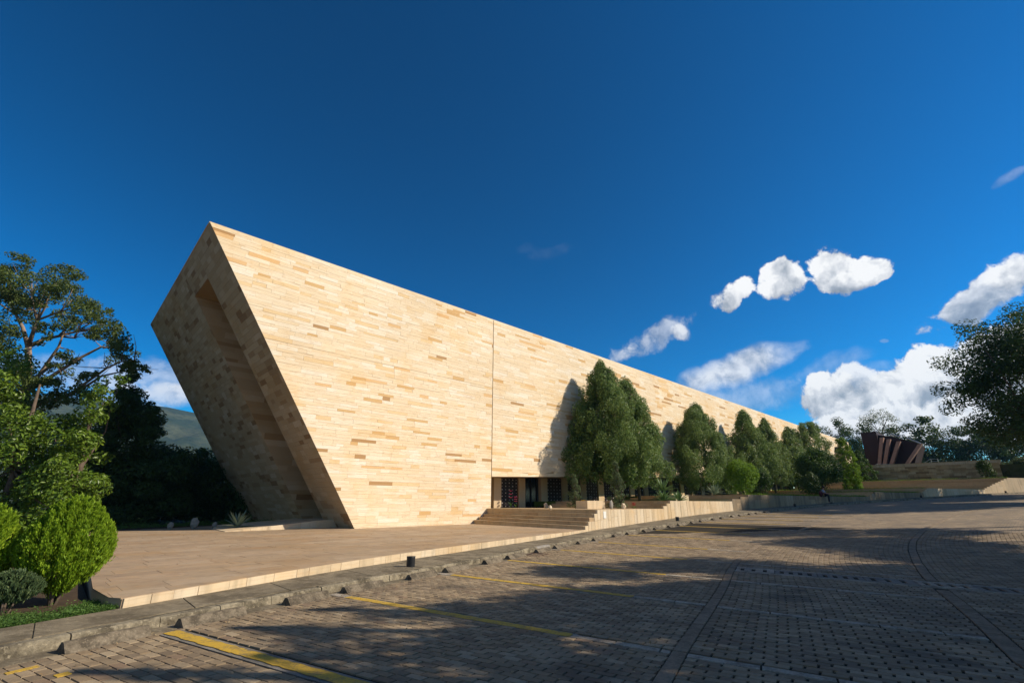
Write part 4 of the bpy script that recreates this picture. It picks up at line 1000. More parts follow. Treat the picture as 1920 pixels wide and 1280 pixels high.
# smaller planting on the terraces
def bush(x, y, z0, rx, rz, label, mat, leaf, density=2.2, name='clipped_bush', group=None, ry=None, lumps=26, cat='bush', point=.0, core=True):
    e = empty(name, label, cat, (x, y, z0), group); C = []; ry = ry or rx
    for k in range(lumps):
        d = RNG.normal(0, 1, 3); d /= np.linalg.norm(d); d[2] = abs(d[2]) * 1.0 if RNG.random() < .7 else d[2]
        q = .72; f = 1 - point * max(0, d[2]) ; r_ = rx * RNG.uniform(.26, .40)
        C.append((x + d[0] * rx * q * f, y + d[1] * ry * q * f, z0 + rz + d[2] * rz * q, r_, r_, min(r_ * 1.2, rz * .5)))
    C.append((x, y, z0 + rz, rx * .8 * (1 - point * .3), ry * .8 * (1 - point * .3), rz * .88))
    P, N = clump_points(C, density, leafarea=leaf[0] * leaf[1] * .5, inner=.25); P[:, 2] = np.maximum(P[:, 2], z0 + .02)
    leaves('foliage', P, N, leaf[0], leaf[1], mat, e, .6, .3)
    G = Geo()
    for k in range(5):
        a = RNG.uniform(0, 6.28); G.tube([(x + .06 * math.cos(a), y + .06 * math.sin(a), z0 - .05), (x + rx * .25 * math.cos(a), y + ry * .25 * math.sin(a), z0 + rz * .6), (x + rx * .4 * math.cos(a), y + ry * .4 * math.sin(a), z0 + rz)], [.03 * rx + .01, .02 * rx + .01, .008], 5)
    fix_parent(G.make('stems', M_BARK), e); return e
cone_tree(25.4, 20.0, 1.18, 3.25, .58, 'small pale conifer standing between the pillars right of the dark door', L_CONIF, 46, (.07, .03), 1.8, squash=1, cr=.15, clampy=None, name='small_conifer', group='small conifers on the first terrace', trunk_r=.03, prof=[(.05, .75), (.2, 1), (.45, .85), (.7, .5), (1, .08)], spiky=False, cat='shrub')
cone_tree(25.9, 17.0, 1.18, 4.0, .74, 'taller flowering conifer in front of the tallest evergreen', L_CONIF, 60, (.07, .03), 1.8, squash=1, cr=.17, clampy=None, name='small_conifer', group='small conifers on the first terrace', trunk_r=.03, prof=[(.03, .8), (.2, 1), (.35, .9), (.5, .5), (.75, .35), (1, .06)], lean=(-.3, 0), spiky=False, cat='shrub')
bush(42.8, 16.0, 2.1, 1.3, 1.42, 'round clipped bright green bush on the grassy terrace', L_CYP, (.12, .06), group='clipped bushes on the terraces')
bush(45.9, 15.6, 2.1, .95, 1.15, 'darker green bush tucked against the right of the round clipped bush', L_BUSH, (.12, .06), group='clipped bushes on the terraces', point=.3)
bush(61.4, 15.0, 2.55, 2.35, 2.3, 'large dark pointed shrub behind the seated person', L_BUSH, (.17, .09), group='clipped bushes on the terraces', point=.45, lumps=44)
bush(57.6, 15.0, 2.1, 1.1, 1.2, 'shaded shrub between the seated person and the large pointed shrub', L_DARK, (.17, .09), group='clipped bushes on the terraces', point=.3)
cone_tree(77.4, 14.8, 3.04, 9.9, 1.15, 'bright green columnar cypress leaning beside the dark red building', L_CYP, 260, (.15, .06), 2.4, squash=1, cr=.24, clampy=None, name='cypress', trunk_r=.1, prof=[(.03, .45), (.2, .7), (.4, 1), (.6, .9), (.8, .65), (1, .3)], lean=(-.1, .7), spiky=False)
cone_tree(75.4, 15.5, 3.04, 4.6, .65, 'small egg-shaped cypress at the foot of the bright columnar one', L_CYP, 30, (.15, .07), 1.8, squash=1, cr=.2, clampy=None, name='cypress', trunk_r=.05, prof=[(.05, .6), (.3, 1), (.6, .9), (1, .2)], spiky=False)
cone_tree(88.5, 15.9, 4.47, 9.0, 1.5, 'dark narrow cypress just right of the bright columnar one', L_BUSH, 160, (.18, .08), 2.2, squash=1, cr=.28, clampy=None, name='cypress', trunk_r=.1, prof=[(.03, .75), (.2, 1), (.4, .9), (.7, .55), (1, .1)], spiky=False)
bush(88.3, 2.6, 4.47, 1.0, 1.15, 'dark ball-shaped bush at the right end of the rough stone wall', L_DARK, (.2, .1), group='clipped bushes on the terraces')

def rosette(x, y, z, R, n, mat, label, name='agave', w=.08, rise=.9, cat='agave', stalk=0, group=None):
    e = empty(name, label, cat, (x, y, z), group)
    if stalk: g = Geo(); g.tube([(x, y, z), (x + .05, y, z + stalk)], [.09, .07], 7); fix_parent(g.make('stem', M_BARK), e)
    for k in range(n):
        a = k * 2.4 + RNG.uniform(-.2, .2); el = RNG.uniform(.15, 1.35) * rise; L = R * RNG.uniform(.8, 1.1)
        d = np.array([math.cos(a) * math.cos(el), math.sin(a) * math.cos(el), math.sin(el)]); s = np.array([-math.sin(a), math.cos(a), 0]); up = np.cross(s, d) * -1
        c = np.array([x, y, z + stalk]); V = []; F = []; prof = [(0, .5), (.3, 1), (.65, .75), (1, .03)]
        for t, ww in prof:
            p = c + d * L * t + np.array([0, 0, -.12 * L * t * t * math.cos(el)])
            V += [p - s * w * ww + np.array([0, 0, w * .35 * ww]), p - np.array([0, 0, w * .12]), p + s * w * ww + np.array([0, 0, w * .35 * ww])]
        for j in range(3):
            for q in range(2): F.append([j * 3 + q, j * 3 + q + 1, j * 3 + 4 + q, j * 3 + 3 + q])
        g = Geo(); g.add(V, F, float(RNG.random())); fix_parent(g.make('leaf', mat), e)
rosette(8.2, 27.5, .35, .95, 34, L_AGAVE, 'large grey-green agave in the shade by the slanted end wall', w=.06)
rosette(31.6, 17.2, 1.95, 1.0, 40, L_SUCC, 'upper bright rosette plant on a short stem above the second steps', 'rosette_plant', .07, cat='plant', stalk=.35, group='rosette plants')
rosette(31.0, 16.9, 1.63, 1.0, 34, L_SUCC, 'lower wide rosette plant beside the second steps', 'rosette_plant', .09, cat='plant', group='rosette plants')
rosette(32.3, 16.5, 1.63, .8, 28, L_SUCC, 'small rosette plant right of the wide one', 'rosette_plant', .08, cat='plant', group='rosette plants')
rosette(39.3, 17.0, 2.12, .95, 40, L_AGAVE, 'pale agave on the grass left of the round clipped bush', w=.07)

# left side vegetation
def W(x, y, D):
    """world point at horizontal distance D in front of the viewpoint, on the sight line through (x, y) of the survey"""
    c = FW * FPX + RT * (x - 960) + UP * (640 - y); return EYE + c * (D / (c @ FH))
def clumps_at(L, D, jit=1.0, sub=5, flat=1.0):
    C = []
    for x, y, r in L:
        for k in range(sub):
            rr = r / 952 * D; o = RNG.normal(0, .45, 3) * rr; p = W(x, y, D + RNG.uniform(-jit, jit)) + o
            C.append((*p, rr * RNG.uniform(.45, .75), rr * RNG.uniform(.45, .75), rr * RNG.uniform(.35, .6) * flat))
    return C
def mass(label, L, D, mat, leaf, density, name='leafy_tree', sub=5, jit=1.0, group=None, bark=M_BARK, cat='tree', z0=.0, trunkx=None, tr=.18):
    C = clumps_at(L, D, jit, sub); cx = float(np.mean([c[0] for c in C])) if trunkx is None else trunkx[0]; cy = float(np.mean([c[1] for c in C])) if trunkx is None else trunkx[1]
    e = empty(name, label, cat, (cx, cy, z0), group)
    P, N = clump_points(C, density, leafarea=leaf[0] * leaf[1] * .5, inner=.25); P[:, 2] = np.maximum(P[:, 2], z0 + .05)
    leaves('crown', P, N, leaf[0], leaf[1], mat, e, .55, .35)
    zt = max(c[2] for c in C); trunk(e, [(cx, cy, z0 - .2), (cx + .1, cy, z0 + (zt - z0) * .4), (cx, cy + .1, z0 + (zt - z0) * .8)], [tr, tr * .7, .04], bark)
    branches(e, (cx, cy, z0 + (zt - z0) * .35), C[::sub], .06, bark, 5)
    return e
mass('ivy-covered leafy mass at the left edge, sunlit bright green', [(5, 720, 38), (-30, 700, 50), (15, 785, 48), (10, 850, 50), (62, 850, 40), (35, 915, 50), (90, 905, 45), (95, 960, 40), (-40, 860, 60), (30, 970, 50), (60, 800, 26)], 21, L_IVY, (.19, .09), 1.9, sub=7, jit=.9)
mass('sunlit leafy tree with pointed top left of the dark shaded tree', [(195, 735, 22), (222, 712, 12), (172, 775, 32), (128, 800, 32), (118, 845, 38), (160, 840, 34), (135, 905, 38), (165, 895, 24), (120, 950, 34)], 22, L_IVY, (.19, .09), 1.9, sub=7, jit=.9)
mass('dark shaded tree with a pyramid-shaped crown behind the plaza', [(249, 706, 12), (246, 735, 22), (240, 770, 32), (232, 805, 42), (276, 800, 28), (250, 870, 58), (190, 880, 50), (308, 870, 38), (240, 940, 56), (170, 950, 50), (320, 940, 42), (284, 770, 12)], 36, L_DARK, (.24, .12), 2.6, sub=13, jit=2)
mass('low dark tree in shade between the pyramid tree and the slanted wall', [(345, 875, 26), (396, 882, 26), (432, 905, 32), (372, 925, 44), (338, 900, 34), (326, 868, 20), (440, 950, 34), (405, 955, 38), (470, 930, 34), (382, 848, 9)], 40, L_DARK, (.24, .12), 2.6, sub=13, jit=2)
def tall_tree():
    D = 33
    L = [(-20, 530, 40), (20, 515, 32), (60, 508, 26), (105, 516, 28), (90, 545, 34), (30, 555, 36), (135, 548, 30), (165, 575, 28), (60, 580, 28), (125, 585, 26), (185, 598, 20), (205, 583, 10), (150, 605, 18),
         (175, 622, 20), (205, 635, 26), (235, 655, 24), (222, 615, 14), (252, 672, 20), (265, 690, 14), (235, 685, 16), (278, 695, 7), (75, 612, 16), (85, 640, 12), (25, 620, 22), (5, 650, 28), (118, 665, 16), (140, 678, 12), (100, 685, 14),
         (40, 690, 24), (10, 700, 30), (70, 705, 26), (110, 715, 26), (55, 735, 30), (150, 712, 16), (180, 700, 10), (130, 735, 22), (165, 740, 20), (20, 745, 30), (-30, 620, 40), (-30, 690, 40), (90, 760, 26)]
    fork = W(53, 650, D); base = W(42, 960, D); base[2] = 0
    e = empty('umbrella_tree', 'tall tree with spreading open crown and pale branches at the left', 'tree', tuple(base))
    C = clumps_at(L, D, 3.0, 7, .8)
    P, N = clump_points(C, 1.1, leafarea=.5 * .24 * .10 / 1.7, inner=.5); leaves('crown', P, N, .24, .10, L_TALL, e, .8, .5)
    trunk(e, [base, W(43, 850, D), W(44, 760, D), W(53, 690, D), fork], [.34, .30, .27, .22, .18], M_BARKP, 12)
    G = Geo()
    sub = {'a': (W(70, 600, D - 1), [(60, 508, 0), (105, 516, 0), (90, 545, 0), (30, 555, 0), (135, 548, 0)]), 'b': (W(110, 630, D + 1), [(165, 575, 0), (125, 585, 0), (185, 598, 0), (150, 605, 0)]),
           'c': (W(30, 590, D + 1.5), [(-20, 530, 0), (20, 515, 0), (25, 560, 0)])}
    for k, (hub, ts) in sub.items():
        G.tube([fork, fork * .5 + hub * .5 + np.array([0, 0, .2]), hub], [.16, .12, .10], 7)
        for t in ts:
            p = W(t[0], t[1] + 14, D + RNG.uniform(-2, 2)); mid = (hub + p) / 2 + RNG.normal(0, .2, 3)
            G.tube([hub, mid, p], [.09, .055, .02], 5)
            for j in range(4):
                q = p + RNG.normal(0, .42, 3); G.tube([mid, (mid + q) / 2 + RNG.normal(0, .12, 3), q], [.04, .025, .01], 4)
    low = W(44, 760, D)
    for (sx, sy, chain) in ((46, 745, [(110, 650), (135, 600)]), (50, 735, [(120, 690), (190, 650), (235, 655)]), (46, 760, [(130, 740), (200, 690), (252, 675)]), (45, 770, [(120, 745), (190, 705), (262, 692)]), (48, 720, [(90, 690), (140, 678)]), (45, 740, [(20, 700), (-10, 650)])):
        dd = RNG.uniform(-1.5, 1.5); pts = [W(sx, sy, D)] + [W(a, b, D + dd * (i + 1) / len(chain)) for i, (a, b) in enumerate(chain)]
        fine = [pts[0]]
        for i in range(len(pts) - 1): fine += [(pts[i] + pts[i + 1]) / 2 + RNG.normal(0, .12, 3), pts[i + 1]]
        G.tube(fine, list(np.linspace(.15, .03, len(fine))), 6)
        for j in range(7):
            q0 = fine[RNG.integers(len(fine) // 2, len(fine))]; q1 = q0 + RNG.normal(0, .7, 3) + np.array([0, 0, .5]); G.tube([q0, (q0 + q1) / 2 + RNG.normal(0, .1, 3), q1], [.04, .025, .01], 4)
    fix_parent(G.make('branches', M_BARKP, smooth=True), e)
tall_tree()

# golden thuja bushes in the near left corner
def thuja(x, y, z0, rx, ry, h, label, n=30000, mat=None):
    e = empty('thuja_bush', label, 'bush', (x, y, z0), 'bright golden-green thuja bushes')
    # upright flame-like tufts all over an egg-shaped body
    nt = 210; gi = np.arange(nt) + .5; ph = np.arccos(1 - 2 * gi / nt); az = gi * 2.39996
    T = np.c_[np.cos(az) * np.sin(ph), np.sin(az) * np.sin(ph), np.cos(ph)] + RNG.normal(0, .05, (nt, 3)); T /= np.linalg.norm(T, axis=1)[:, None]
    tl = RNG.uniform(.6, 1.25, nt)
    k = RNG.integers(0, nt, n); inner = RNG.random(n) < .16; u = RNG.random(n)
    prof = lambda c: np.interp(c, [-1, -.7, -.3, .1, .5, .8, 1], [.50, .80, .98, 1.0, .90, .80, .74])
    base = T[k] * .90; tv = base + RNG.normal(0, 1, (n, 3)) * (.062 * (1 - u[:, None] * .75)) ; tv[:, 2] += u * .20 * tl[k]; tv += T[k] * (u * .07)[:, None]
    P = np.where(inner[:, None], T[k] * RNG.random(n)[:, None] ** .4 * .88 + RNG.normal(0, .05, (n, 3)), tv)
    w_ = prof(np.clip(P[:, 2], -1, 1)); bulge = u * .2; d = T[k].copy()
    X = np.c_[P[:, 0] * rx * w_, P[:, 1] * ry * w_, (P[:, 2] + 1) / 2 * h]
    pos = X + np.array([x, y, z0 + .08]); pos[:, 2] = np.maximum(pos[:, 2], z0 + .03)
    # flat upright sprays: long axis near vertical
    nn = d.copy(); nn[:, 2] *= .3; nn /= np.linalg.norm(nn, axis=1)[:, None]
    A = np.c_[nn[:, 0] * .45, nn[:, 1] * .45, np.ones(n)] + RNG.normal(0, .28, (n, 3)); A /= np.linalg.norm(A, axis=1)[:, None]
    B = np.cross(A, nn + RNG.normal(0, .9, (n, 3))); B /= np.linalg.norm(B, axis=1)[:, None]; N = np.cross(A, B)
    L = .050 * RNG.uniform(.6, 1.35, n)[:, None]; w = .018 * RNG.uniform(.7, 1.3, n)[:, None]
    V = np.stack([pos - A * L / 2, pos + B * w / 2 + A * L * .15, pos + A * L / 2, pos - B * w / 2 + A * L * .15], 1)
    rn = np.clip(RNG.random(n) * .6 + u * .4, 0, .999)
    o = obj('foliage', mesh_np('foliage', V.reshape(-1, 3), np.arange(n * 4).reshape(n, 4), rnd=np.repeat(rn, 4), mat=mat or L_THUJA)); fix_parent(o, e)
    G = Geo()
    for q in range(9):
        a = RNG.uniform(0, 6.28); G.tube([(x + .03 * math.cos(a), y + .03 * math.sin(a), z0 - .03), (x + .12 * math.cos(a), y + .12 * math.sin(a), z0 + h * .25), (x + rx * .55 * math.cos(a), y + ry * .55 * math.sin(a), z0 + h * .6)], [.018, .014, .006], 5)
    fix_parent(G.make('stems', M_BARK), e)
thuja(.74, 9.95, .12, .56, .54, 1.26, 'full round golden thuja bush at the plaza corner', 52000)
thuja(-.12, 10.3, .12, .40, .45, 1.17, 'golden thuja bush cut off by the left edge', 34000)
thuja(.25, 9.5, .12, .34, .24, .40, 'low straggly thuja growth at the foot of the two bushes', 9000, L_CONIF)
def ground_cover():
    g = Geo(); poly = [(x, side_y(x) + .0) for x in np.arange(-9, 1.36, .5)] + [(1.36, side_y(1.36)), (1.15, 10.3), (1.6, 20), (2.4, 31), (9, 34), (13, 36), (13, 60), (-40, 60), (-40, 10)]
    g.prism(poly, -.1, .10, .5); tag(g.make('planting_bed', M_SOIL), kind='structure')
    n = 30000; P = []
    while len(P) < n:
        x = RNG.uniform(-1.6, 1.35); y = side_y(x) + abs(RNG.normal(0, .42)) + .02
        if x > 1.1 and y > 9.9: continue
        if y > side_y(x) + 1.25 * (.6 + .4 * math.sin(x * 7)) * .9 and RNG.random() < .8: continue
        P.append((x, y, .10 + abs(RNG.normal(0, .025)) + .015 * math.sin(x * 9) * math.sin(y * 11)))
    P = np.array(P); tag(leaves('ground_cover', P, np.tile([0, 0, 1.], (n, 1)), .036, .014, L_GRASS, None, .8, .2), kind='stuff')
    n = 2600; P = np.c_[RNG.uniform(2.2, 12.5, n), RNG.uniform(30.6, 35.0, n), np.full(n, .3) + abs(RNG.normal(0, .09, n))]
    P[:, 1] = np.interp(P[:, 0], [2.2, 9, 12.5], [30.2, 33.4, 34.5]) + abs(RNG.normal(0, .5, n))
    tag(leaves('border_plants', P, np.tile([0, 0, 1.], (n, 1)), .12, .05, L_GRASS, None, .8, .2), kind='stuff')
ground_cover()
def rocks():
    for i, (x, y, s, lab) in enumerate([(6.9, 29.9, .45, 'upright grey rock left of the agave'), (7.7, 29.4, .28, 'small rounded rock between the upright rock and the agave'), (5.9, 30.0, .30, 'pale weathered rock furthest from the agave')]):
        g = Geo(); g.ball((0, 0, s * .5), s * .42, s * .36, s * .62, 9, 7); V = np.array(g.V); V += RNG.normal(0, s * .045, V.shape)
        o = obj('rock', mesh_np('rock', V, g.F, rnd=g.R, mat=M_GREY), None, (x, y, .27)); tag(o, lab, 'rock', 'rocks beside the plaza')
rocks()

# big shaded tree on the right, trees behind
def round_tree(x, y, z0, h, R, label, mat, leaf=(.3, .15), nclump=60, density=1.5, name='broadleaf_tree', group=None, low=.35, tr=.3, cr=.28, bark=M_BARK, squash=1.0):
    e = empty(name, label, 'tree', (x, y, z0), group); C = []; zc = z0 + h * (1 + low) / 2; rz = h * (1 - low) / 2
    for k in range(nclump):
        d = RNG.normal(0, 1, 3); d /= np.linalg.norm(d); q = RNG.uniform(.45, 1.0); r_ = R * cr * RNG.uniform(.6, 1.2)
        C.append((x + d[0] * (R - r_ * .7) * q, y + d[1] * (R - r_ * .7) * q * squash, zc + d[2] * (rz - r_ * .5) * q, r_, r_, r_ * .75))
    P, N = clump_points(C, density, leafarea=leaf[0] * leaf[1] * .5, inner=.45); leaves('crown', P, N, leaf[0], leaf[1], mat, e, .8, .4)
    top = (x, y, z0 + h * (low + .15)); trunk(e, [(x, y, z0 - .3), (x + .1, y, z0 + h * low * .6), top], [tr, tr * .75, tr * .5], bark)
    branches(e, top, C[::4], tr * .35, bark, 5, bend=.2); return e
round_tree(80.5, -4.2, 2.2, 22.3, 9.4, 'huge dark broadleaf tree overhanging the road at the right edge', L_DARK, (.34, .17), 210, 1.25, low=.16, tr=.5, cr=.17)
BT = 'trees behind the far walls'
def back_tree(px, py, D, wpx, lab, mat=L_BACK, low=.1, nclump=46, density=1.4, leaf=(.55, .28), cr=.28):
    c = W(px, py, D); z0 = 5.0 if D < 200 else 5; round_tree(c[0], c[1], z0, c[2] - z0, wpx / 952 * D, lab, mat, leaf, nclump, density, group=BT, low=low, tr=.35, cr=cr)
back_tree(1528, 783, 150, 34, 'light-edged tree rising just behind the end of the roof line')
back_tree(1575, 775, 140, 34, 'dark tree behind the far end of the long building')
back_tree(1612, 782, 132, 36, 'dark tree above the bright columnar cypress')
back_tree(1640, 762, 128, 40, 'feathery open-crowned tree that stands highest of the far trees', L_TALL, .5, 60, .5, (.4, .16), .2)
back_tree(1680, 786, 126, 40, 'dense dark tree above the dark red pavilion')
back_tree(1722, 772, 124, 40, 'large-leaved dark tree right of the dark red pavilion', leaf=(.9, .4))
back_tree(1765, 785, 120, 46, 'shaded tree half hidden by the huge right tree')
back_tree(1830, 790, 112, 60, 'shaded tree behind the huge right tree', L_DARK)
back_tree(1900, 780, 112, 70, 'shaded tree at the right edge behind the huge tree', L_DARK)
back_tree(1700, 830, 135, 60, 'low dark tree filling the gap behind the pavilion', L_DARK)
back_tree(1590, 830, 150, 50, 'low dark tree behind the far wall end', L_DARK)
for i, (x, y, s) in enumerate([(92.2, .4, 1.2), (93, -1.2, 1.6), (93.5, -3.4, 1.7)]):
    bush(x, y, 4.45, s, s * .9, ['pale flowering shrub at the right end of the walls', 'tangled shrub beside the pale flowering one', 'shrub at the right edge beside the road'][i], L_CONIF, (.2, .1), group='shrubs at the far right')

# street trees on the near side of the road, beyond the right of the frame: they cast the long shadows
SH = 'street trees along the near side of the road'
def shade_tree(gx, gy, h, R, lab, nclump=60, density=1.1, squash=1.0):
    """crown centred so that its shade falls round (gx, gy)"""
    T = SUN_TRAVEL
    while True:
        L = (h - zroad(gx)) / -T.z; x, y = gx - T.x * L, gy - T.y * L
        v = np.array([x, y, h]) - EYE; f, l = v @ FW, v @ RT
        if f < .5 or (960 + FPX * (l - R * 1.3) / f) > 1965: break
        h += .5
    z0 = zroad(x); e = round_tree(x, y, z0, (h - z0) + R * .55, R, lab, L_DARK, (.2, .1), nclump, density, name='street_tree', group=SH, low=max(.2, (h - z0 - R * .55) / (h - z0 + R * .55)), tr=.2, cr=.3, squash=squash)
SHADES = [(7.2, 4.4, 6.0, 2.5, 60, 1.1), (9.3, 3.2, 7.0, 2.9, 70, 1.2), (12.8, 1.8, 8.0, 3.0, 70, 1.3), (4.8, 1.8, 7.0, 2.3, 50, 1.2), (3.6, 4.3, 6.5, 1.5, 36, 1.0), (7.6, .6, 7.0, 2.5, 60, 1.2), (10.5, .2, 7.5, 2.4, 60, 1.2), (44.0, 5.5, 11.0, 4.0, 80, 1.3), (50.0, 4.0, 11.0, 4.0, 80, 1.3), (39.0, 8.5, 10.0, 3.0, 60, 1.2), (9.6, 7.2, 6.5, 1.5, 40, 1.0), (12.2, 5.6, 8, 2.0, 50, 1.3), (5.0, 5.6, 6.0, 1.25, 30, 1.1), (2.7, 5.1, 6.0, .9, 18, .7), (1.5, 5.6, 6.0, .6, 12, .6), (4.3, 6.6, 6, .8, 16, .8),
    (20.5, 3.6, 9.0, 3.2, 70, 1.3), (23.6, 7.4, 9.0, 2.8, 60, 1.2), (18.0, 1.8, 9.5, 2.6, 60, 1.2), (16.5, -1.0, 8, 2.8, 60, 1.2), (25.5, 3.2, 9, 2.4, 50, 1.1), (3.1, 6.3, 5.5, .9, 20, .9),
    (46.0, 11.5, 10.0, 5.0, 80, 1.2), (54.0, 10.0, 11.0, 5.0, 80, 1.2), (60.0, 5.5, 10.0, 4.5, 80, 1.1), (52.0, 1.5, 10.0, 5.0, 80, 1.1), (40.0, 13.2, 9.0, 3.0, 60, 1.2), (66.0, 3.0, 10.0, 4.5, 80, 1.1), (76.0, 3.0, 10.0, 4.0, 80, 1.1)]
for i, (gx, gy, h, R, ncl, den) in enumerate(SHADES):
    shade_tree(gx, gy, h, R, 'leafy street tree standing on the near side of the road, %s of the row' % ORD[i], ncl, den)

# ------------------------------------------------------------------ terrace clutter
def clutter():
    # low stone boxes (planters) on the first two terraces
    for i, (x0, x1, y0, y1, z0, z1, lab) in enumerate([(23.2, 24.9, 17.4, 18.2, 1.18, 1.62, 'low stone planter box left of the flowering conifer'), (33.8, 35.8, 17.5, 18.4, 1.62, 2.05, 'low stone planter box right of the rosette plants')]):
        e = empty('stone_planter', lab, 'planter', (x0, y0, z0), 'low stone planters'); inv = Matrix.Translation(-Vector(e.location))
        g = Geo(); t = .12
        g.box(x0, x1, y0, y0 + t, z0, z1); g.box(x0, x1, y1 - t, y1, z0, z1); g.box(x0, x0 + t, y0 + t, y1 - t, z0, z1 - .002); g.box(x1 - t, x1, y0 + t, y1 - t, z0, z1 - .002); o = g.make('box', M_PANEL, e); o.matrix_parent_inverse = inv
        g = Geo(); g.box(x0 + t, x1 - t, y0 + t, y1 - t, z0, z1 - .06); o = g.make('soil', M_SOIL, e); o.matrix_parent_inverse = inv
    # oval standing stone
    g = Geo(); g.ball((0, 0, .22), .15, .08, .23, 12, 8); o = obj('oval_stone', mesh_np('oval_stone', g.V, g.F, mat=M_GREY), None, (23.2, 15.8, 1.17)); tag(o, 'small grey oval standing stone before the planter box', 'stone')
    rk = [(25.0, 16.2, .42, 'pale broken rock between the planter and the flowering conifer'), (19.9, 17.3, .3, 'small brown rock at the top of the broad steps'), (24.3, 21.5, .45, 'rough tan rock at the foot of a pillar')]
    for x, y, s, lab in rk:
        s *= .7
        g = Geo(); g.ball((0, 0, s * .5), s * .5, s * .4, s * .6, 8, 6); V = np.array(g.V) + RNG.normal(0, s * .06, (len(g.V), 3))
        o = obj('terrace_rock', mesh_np('terrace_rock', V, g.F, rnd=g.R, mat=M_PANEL), None, (x, y, 1.16)); tag(o, lab, 'rock', 'rocks on the first terrace')
    # flowers: stems with coloured petals
    fm = [mat_simple('pink_petal', (.60, .10, .22), .6, .2, 0, 20, .1), mat_simple('yellow_petal', (.62, .42, .04), .6, .2, 0, 20, .1), mat_simple('white_petal', (.7, .66, .6), .6, .2, 0, 20, .1), mat_simple('red_petal', (.5, .05, .05), .6, .2, 0, 20, .1)]
    for x, y, h, c, lab in [(24.7, 25.1, 1.1, 0, 'tall pink flower before the first lattice screen'), (25.1, 25.0, .7, 0, 'shorter pink flower right of the tall pink one'), (25.2, 19.2, .45, 1, 'yellow flower at the foot of the pale small conifer'), (26.1, 16.2, .3, 3, 'red flowers at the foot of the flowering conifer'), (29.9, 24.6, .9, 1, 'yellow flower before the second lattice screen'), (33.0, 24.4, .8, 2, 'white flowers before the third lattice screen')]:
        e = empty('flower', lab, 'flower', (x, y, 1.18), 'flowers on the first terrace')
        g = Geo(); g.tube([(x, y, 1.16), (x + .03, y, 1.18 + h * .6), (x, y + .02, 1.18 + h)], [.012, .010, .008], 4); fix_parent(g.make('stem', L_GRASS), e)
        for q in range(3):
            zz = 1.18 + h * (1 - .2 * q); g = Geo()
            for k in range(6):
                a = k * 1.047 + q; dx, dy = math.cos(a), math.sin(a); g.add([(x, y, zz), (x + dx * .08 - dy * .04, y + dy * .08 + dx * .04, zz + .05), (x + dx * .15, y + dy * .15, zz + .03), (x + dx * .08 + dy * .04, y + dy * .08 - dx * .04, zz + .05)], [[0, 1, 2, 3]])
            fix_parent(g.make('petals', fm[c], None), e)
        g = Geo()
        for k in range(5):
            a = RNG.uniform(0, 6.28); dx, dy = math.cos(a), math.sin(a); g.add([(x, y, 1.2), (x + dx * .1 - dy * .04, y + dy * .1 + dx * .04, 1.2 + h * .25), (x + dx * .22, y + dy * .22, 1.2 + h * .35), (x + dx * .1 + dy * .04, y + dy * .1 - dx * .04, 1.2 + h * .25)], [[0, 1, 2, 3]])
        fix_parent(g.make('leaf', L_GRASS), e)
    # paper cup on the sidewalk
    g = Geo(); x = 28.0; g.tube([(0, 0, 0), (0, 0, .11)], [.045, .06], 10); o = obj('paper_cup', mesh_np('paper_cup', g.V, g.F, mat=M_PAPER), None, (x, side_y(x) - .35, zroad(x) + KH + .012)); tag(o, 'small white paper cup left on the sidewalk', 'cup')
    # dry leaves on the paving
    n = 520; P = []
    for k in range(n):
        s = s_of_x(RNG.uniform(-1, 14)); t = RNG.uniform(-.1, 1.0) if RNG.random() < .3 else RNG.uniform(0, 9); p = P3(s, t, .012 if t > 0 else KH + .012); P.append(p)
    tag(leaves('fallen_leaves', np.array(P), np.tile([0, 0, 1.], (n, 1)), .045, .022, L_DRY, None, .25, .0), kind='stuff')
    n = 160; P = [(RNG.uniform(2, 17), RNG.uniform(12.5, 24), 0) for _ in range(n)]; P = np.array([(x, y, zplaza(x, y) + .012) for x, y, _ in P])
    tag(leaves('plaza_litter', P, np.tile([0, 0, 1.], (n, 1)), .05, .025, L_DRY, None, .25, .0), kind='stuff')
clutter()

def grass_edges():
    P = []
    for x, z in ((86.75, 4.50), (69.65, 3.06), (59.65, 2.57)):
        for y in np.arange(side_y(x) + .3, 23.5, .035): P.append((x + RNG.uniform(-.06, .2), y, z + abs(RNG.normal(0, .05))))
    for x in np.r_[np.arange(39.4, 58.4, .02), np.arange(59.7, 68.3, .025)]:
        P.append((x, side_y(x) + .16 + RNG.uniform(0, .3), ztop(x) + abs(RNG.normal(0, .045))))
    P = np.array(P); P = np.repeat(P, 4, 0) + RNG.normal(0, .03, (len(P) * 4, 3))
    tag(leaves('grass', P, np.tile([0, 0, 1.], (len(P), 1)), .11, .04, L_CYP, None, .8, .2), kind='stuff')
grass_edges()

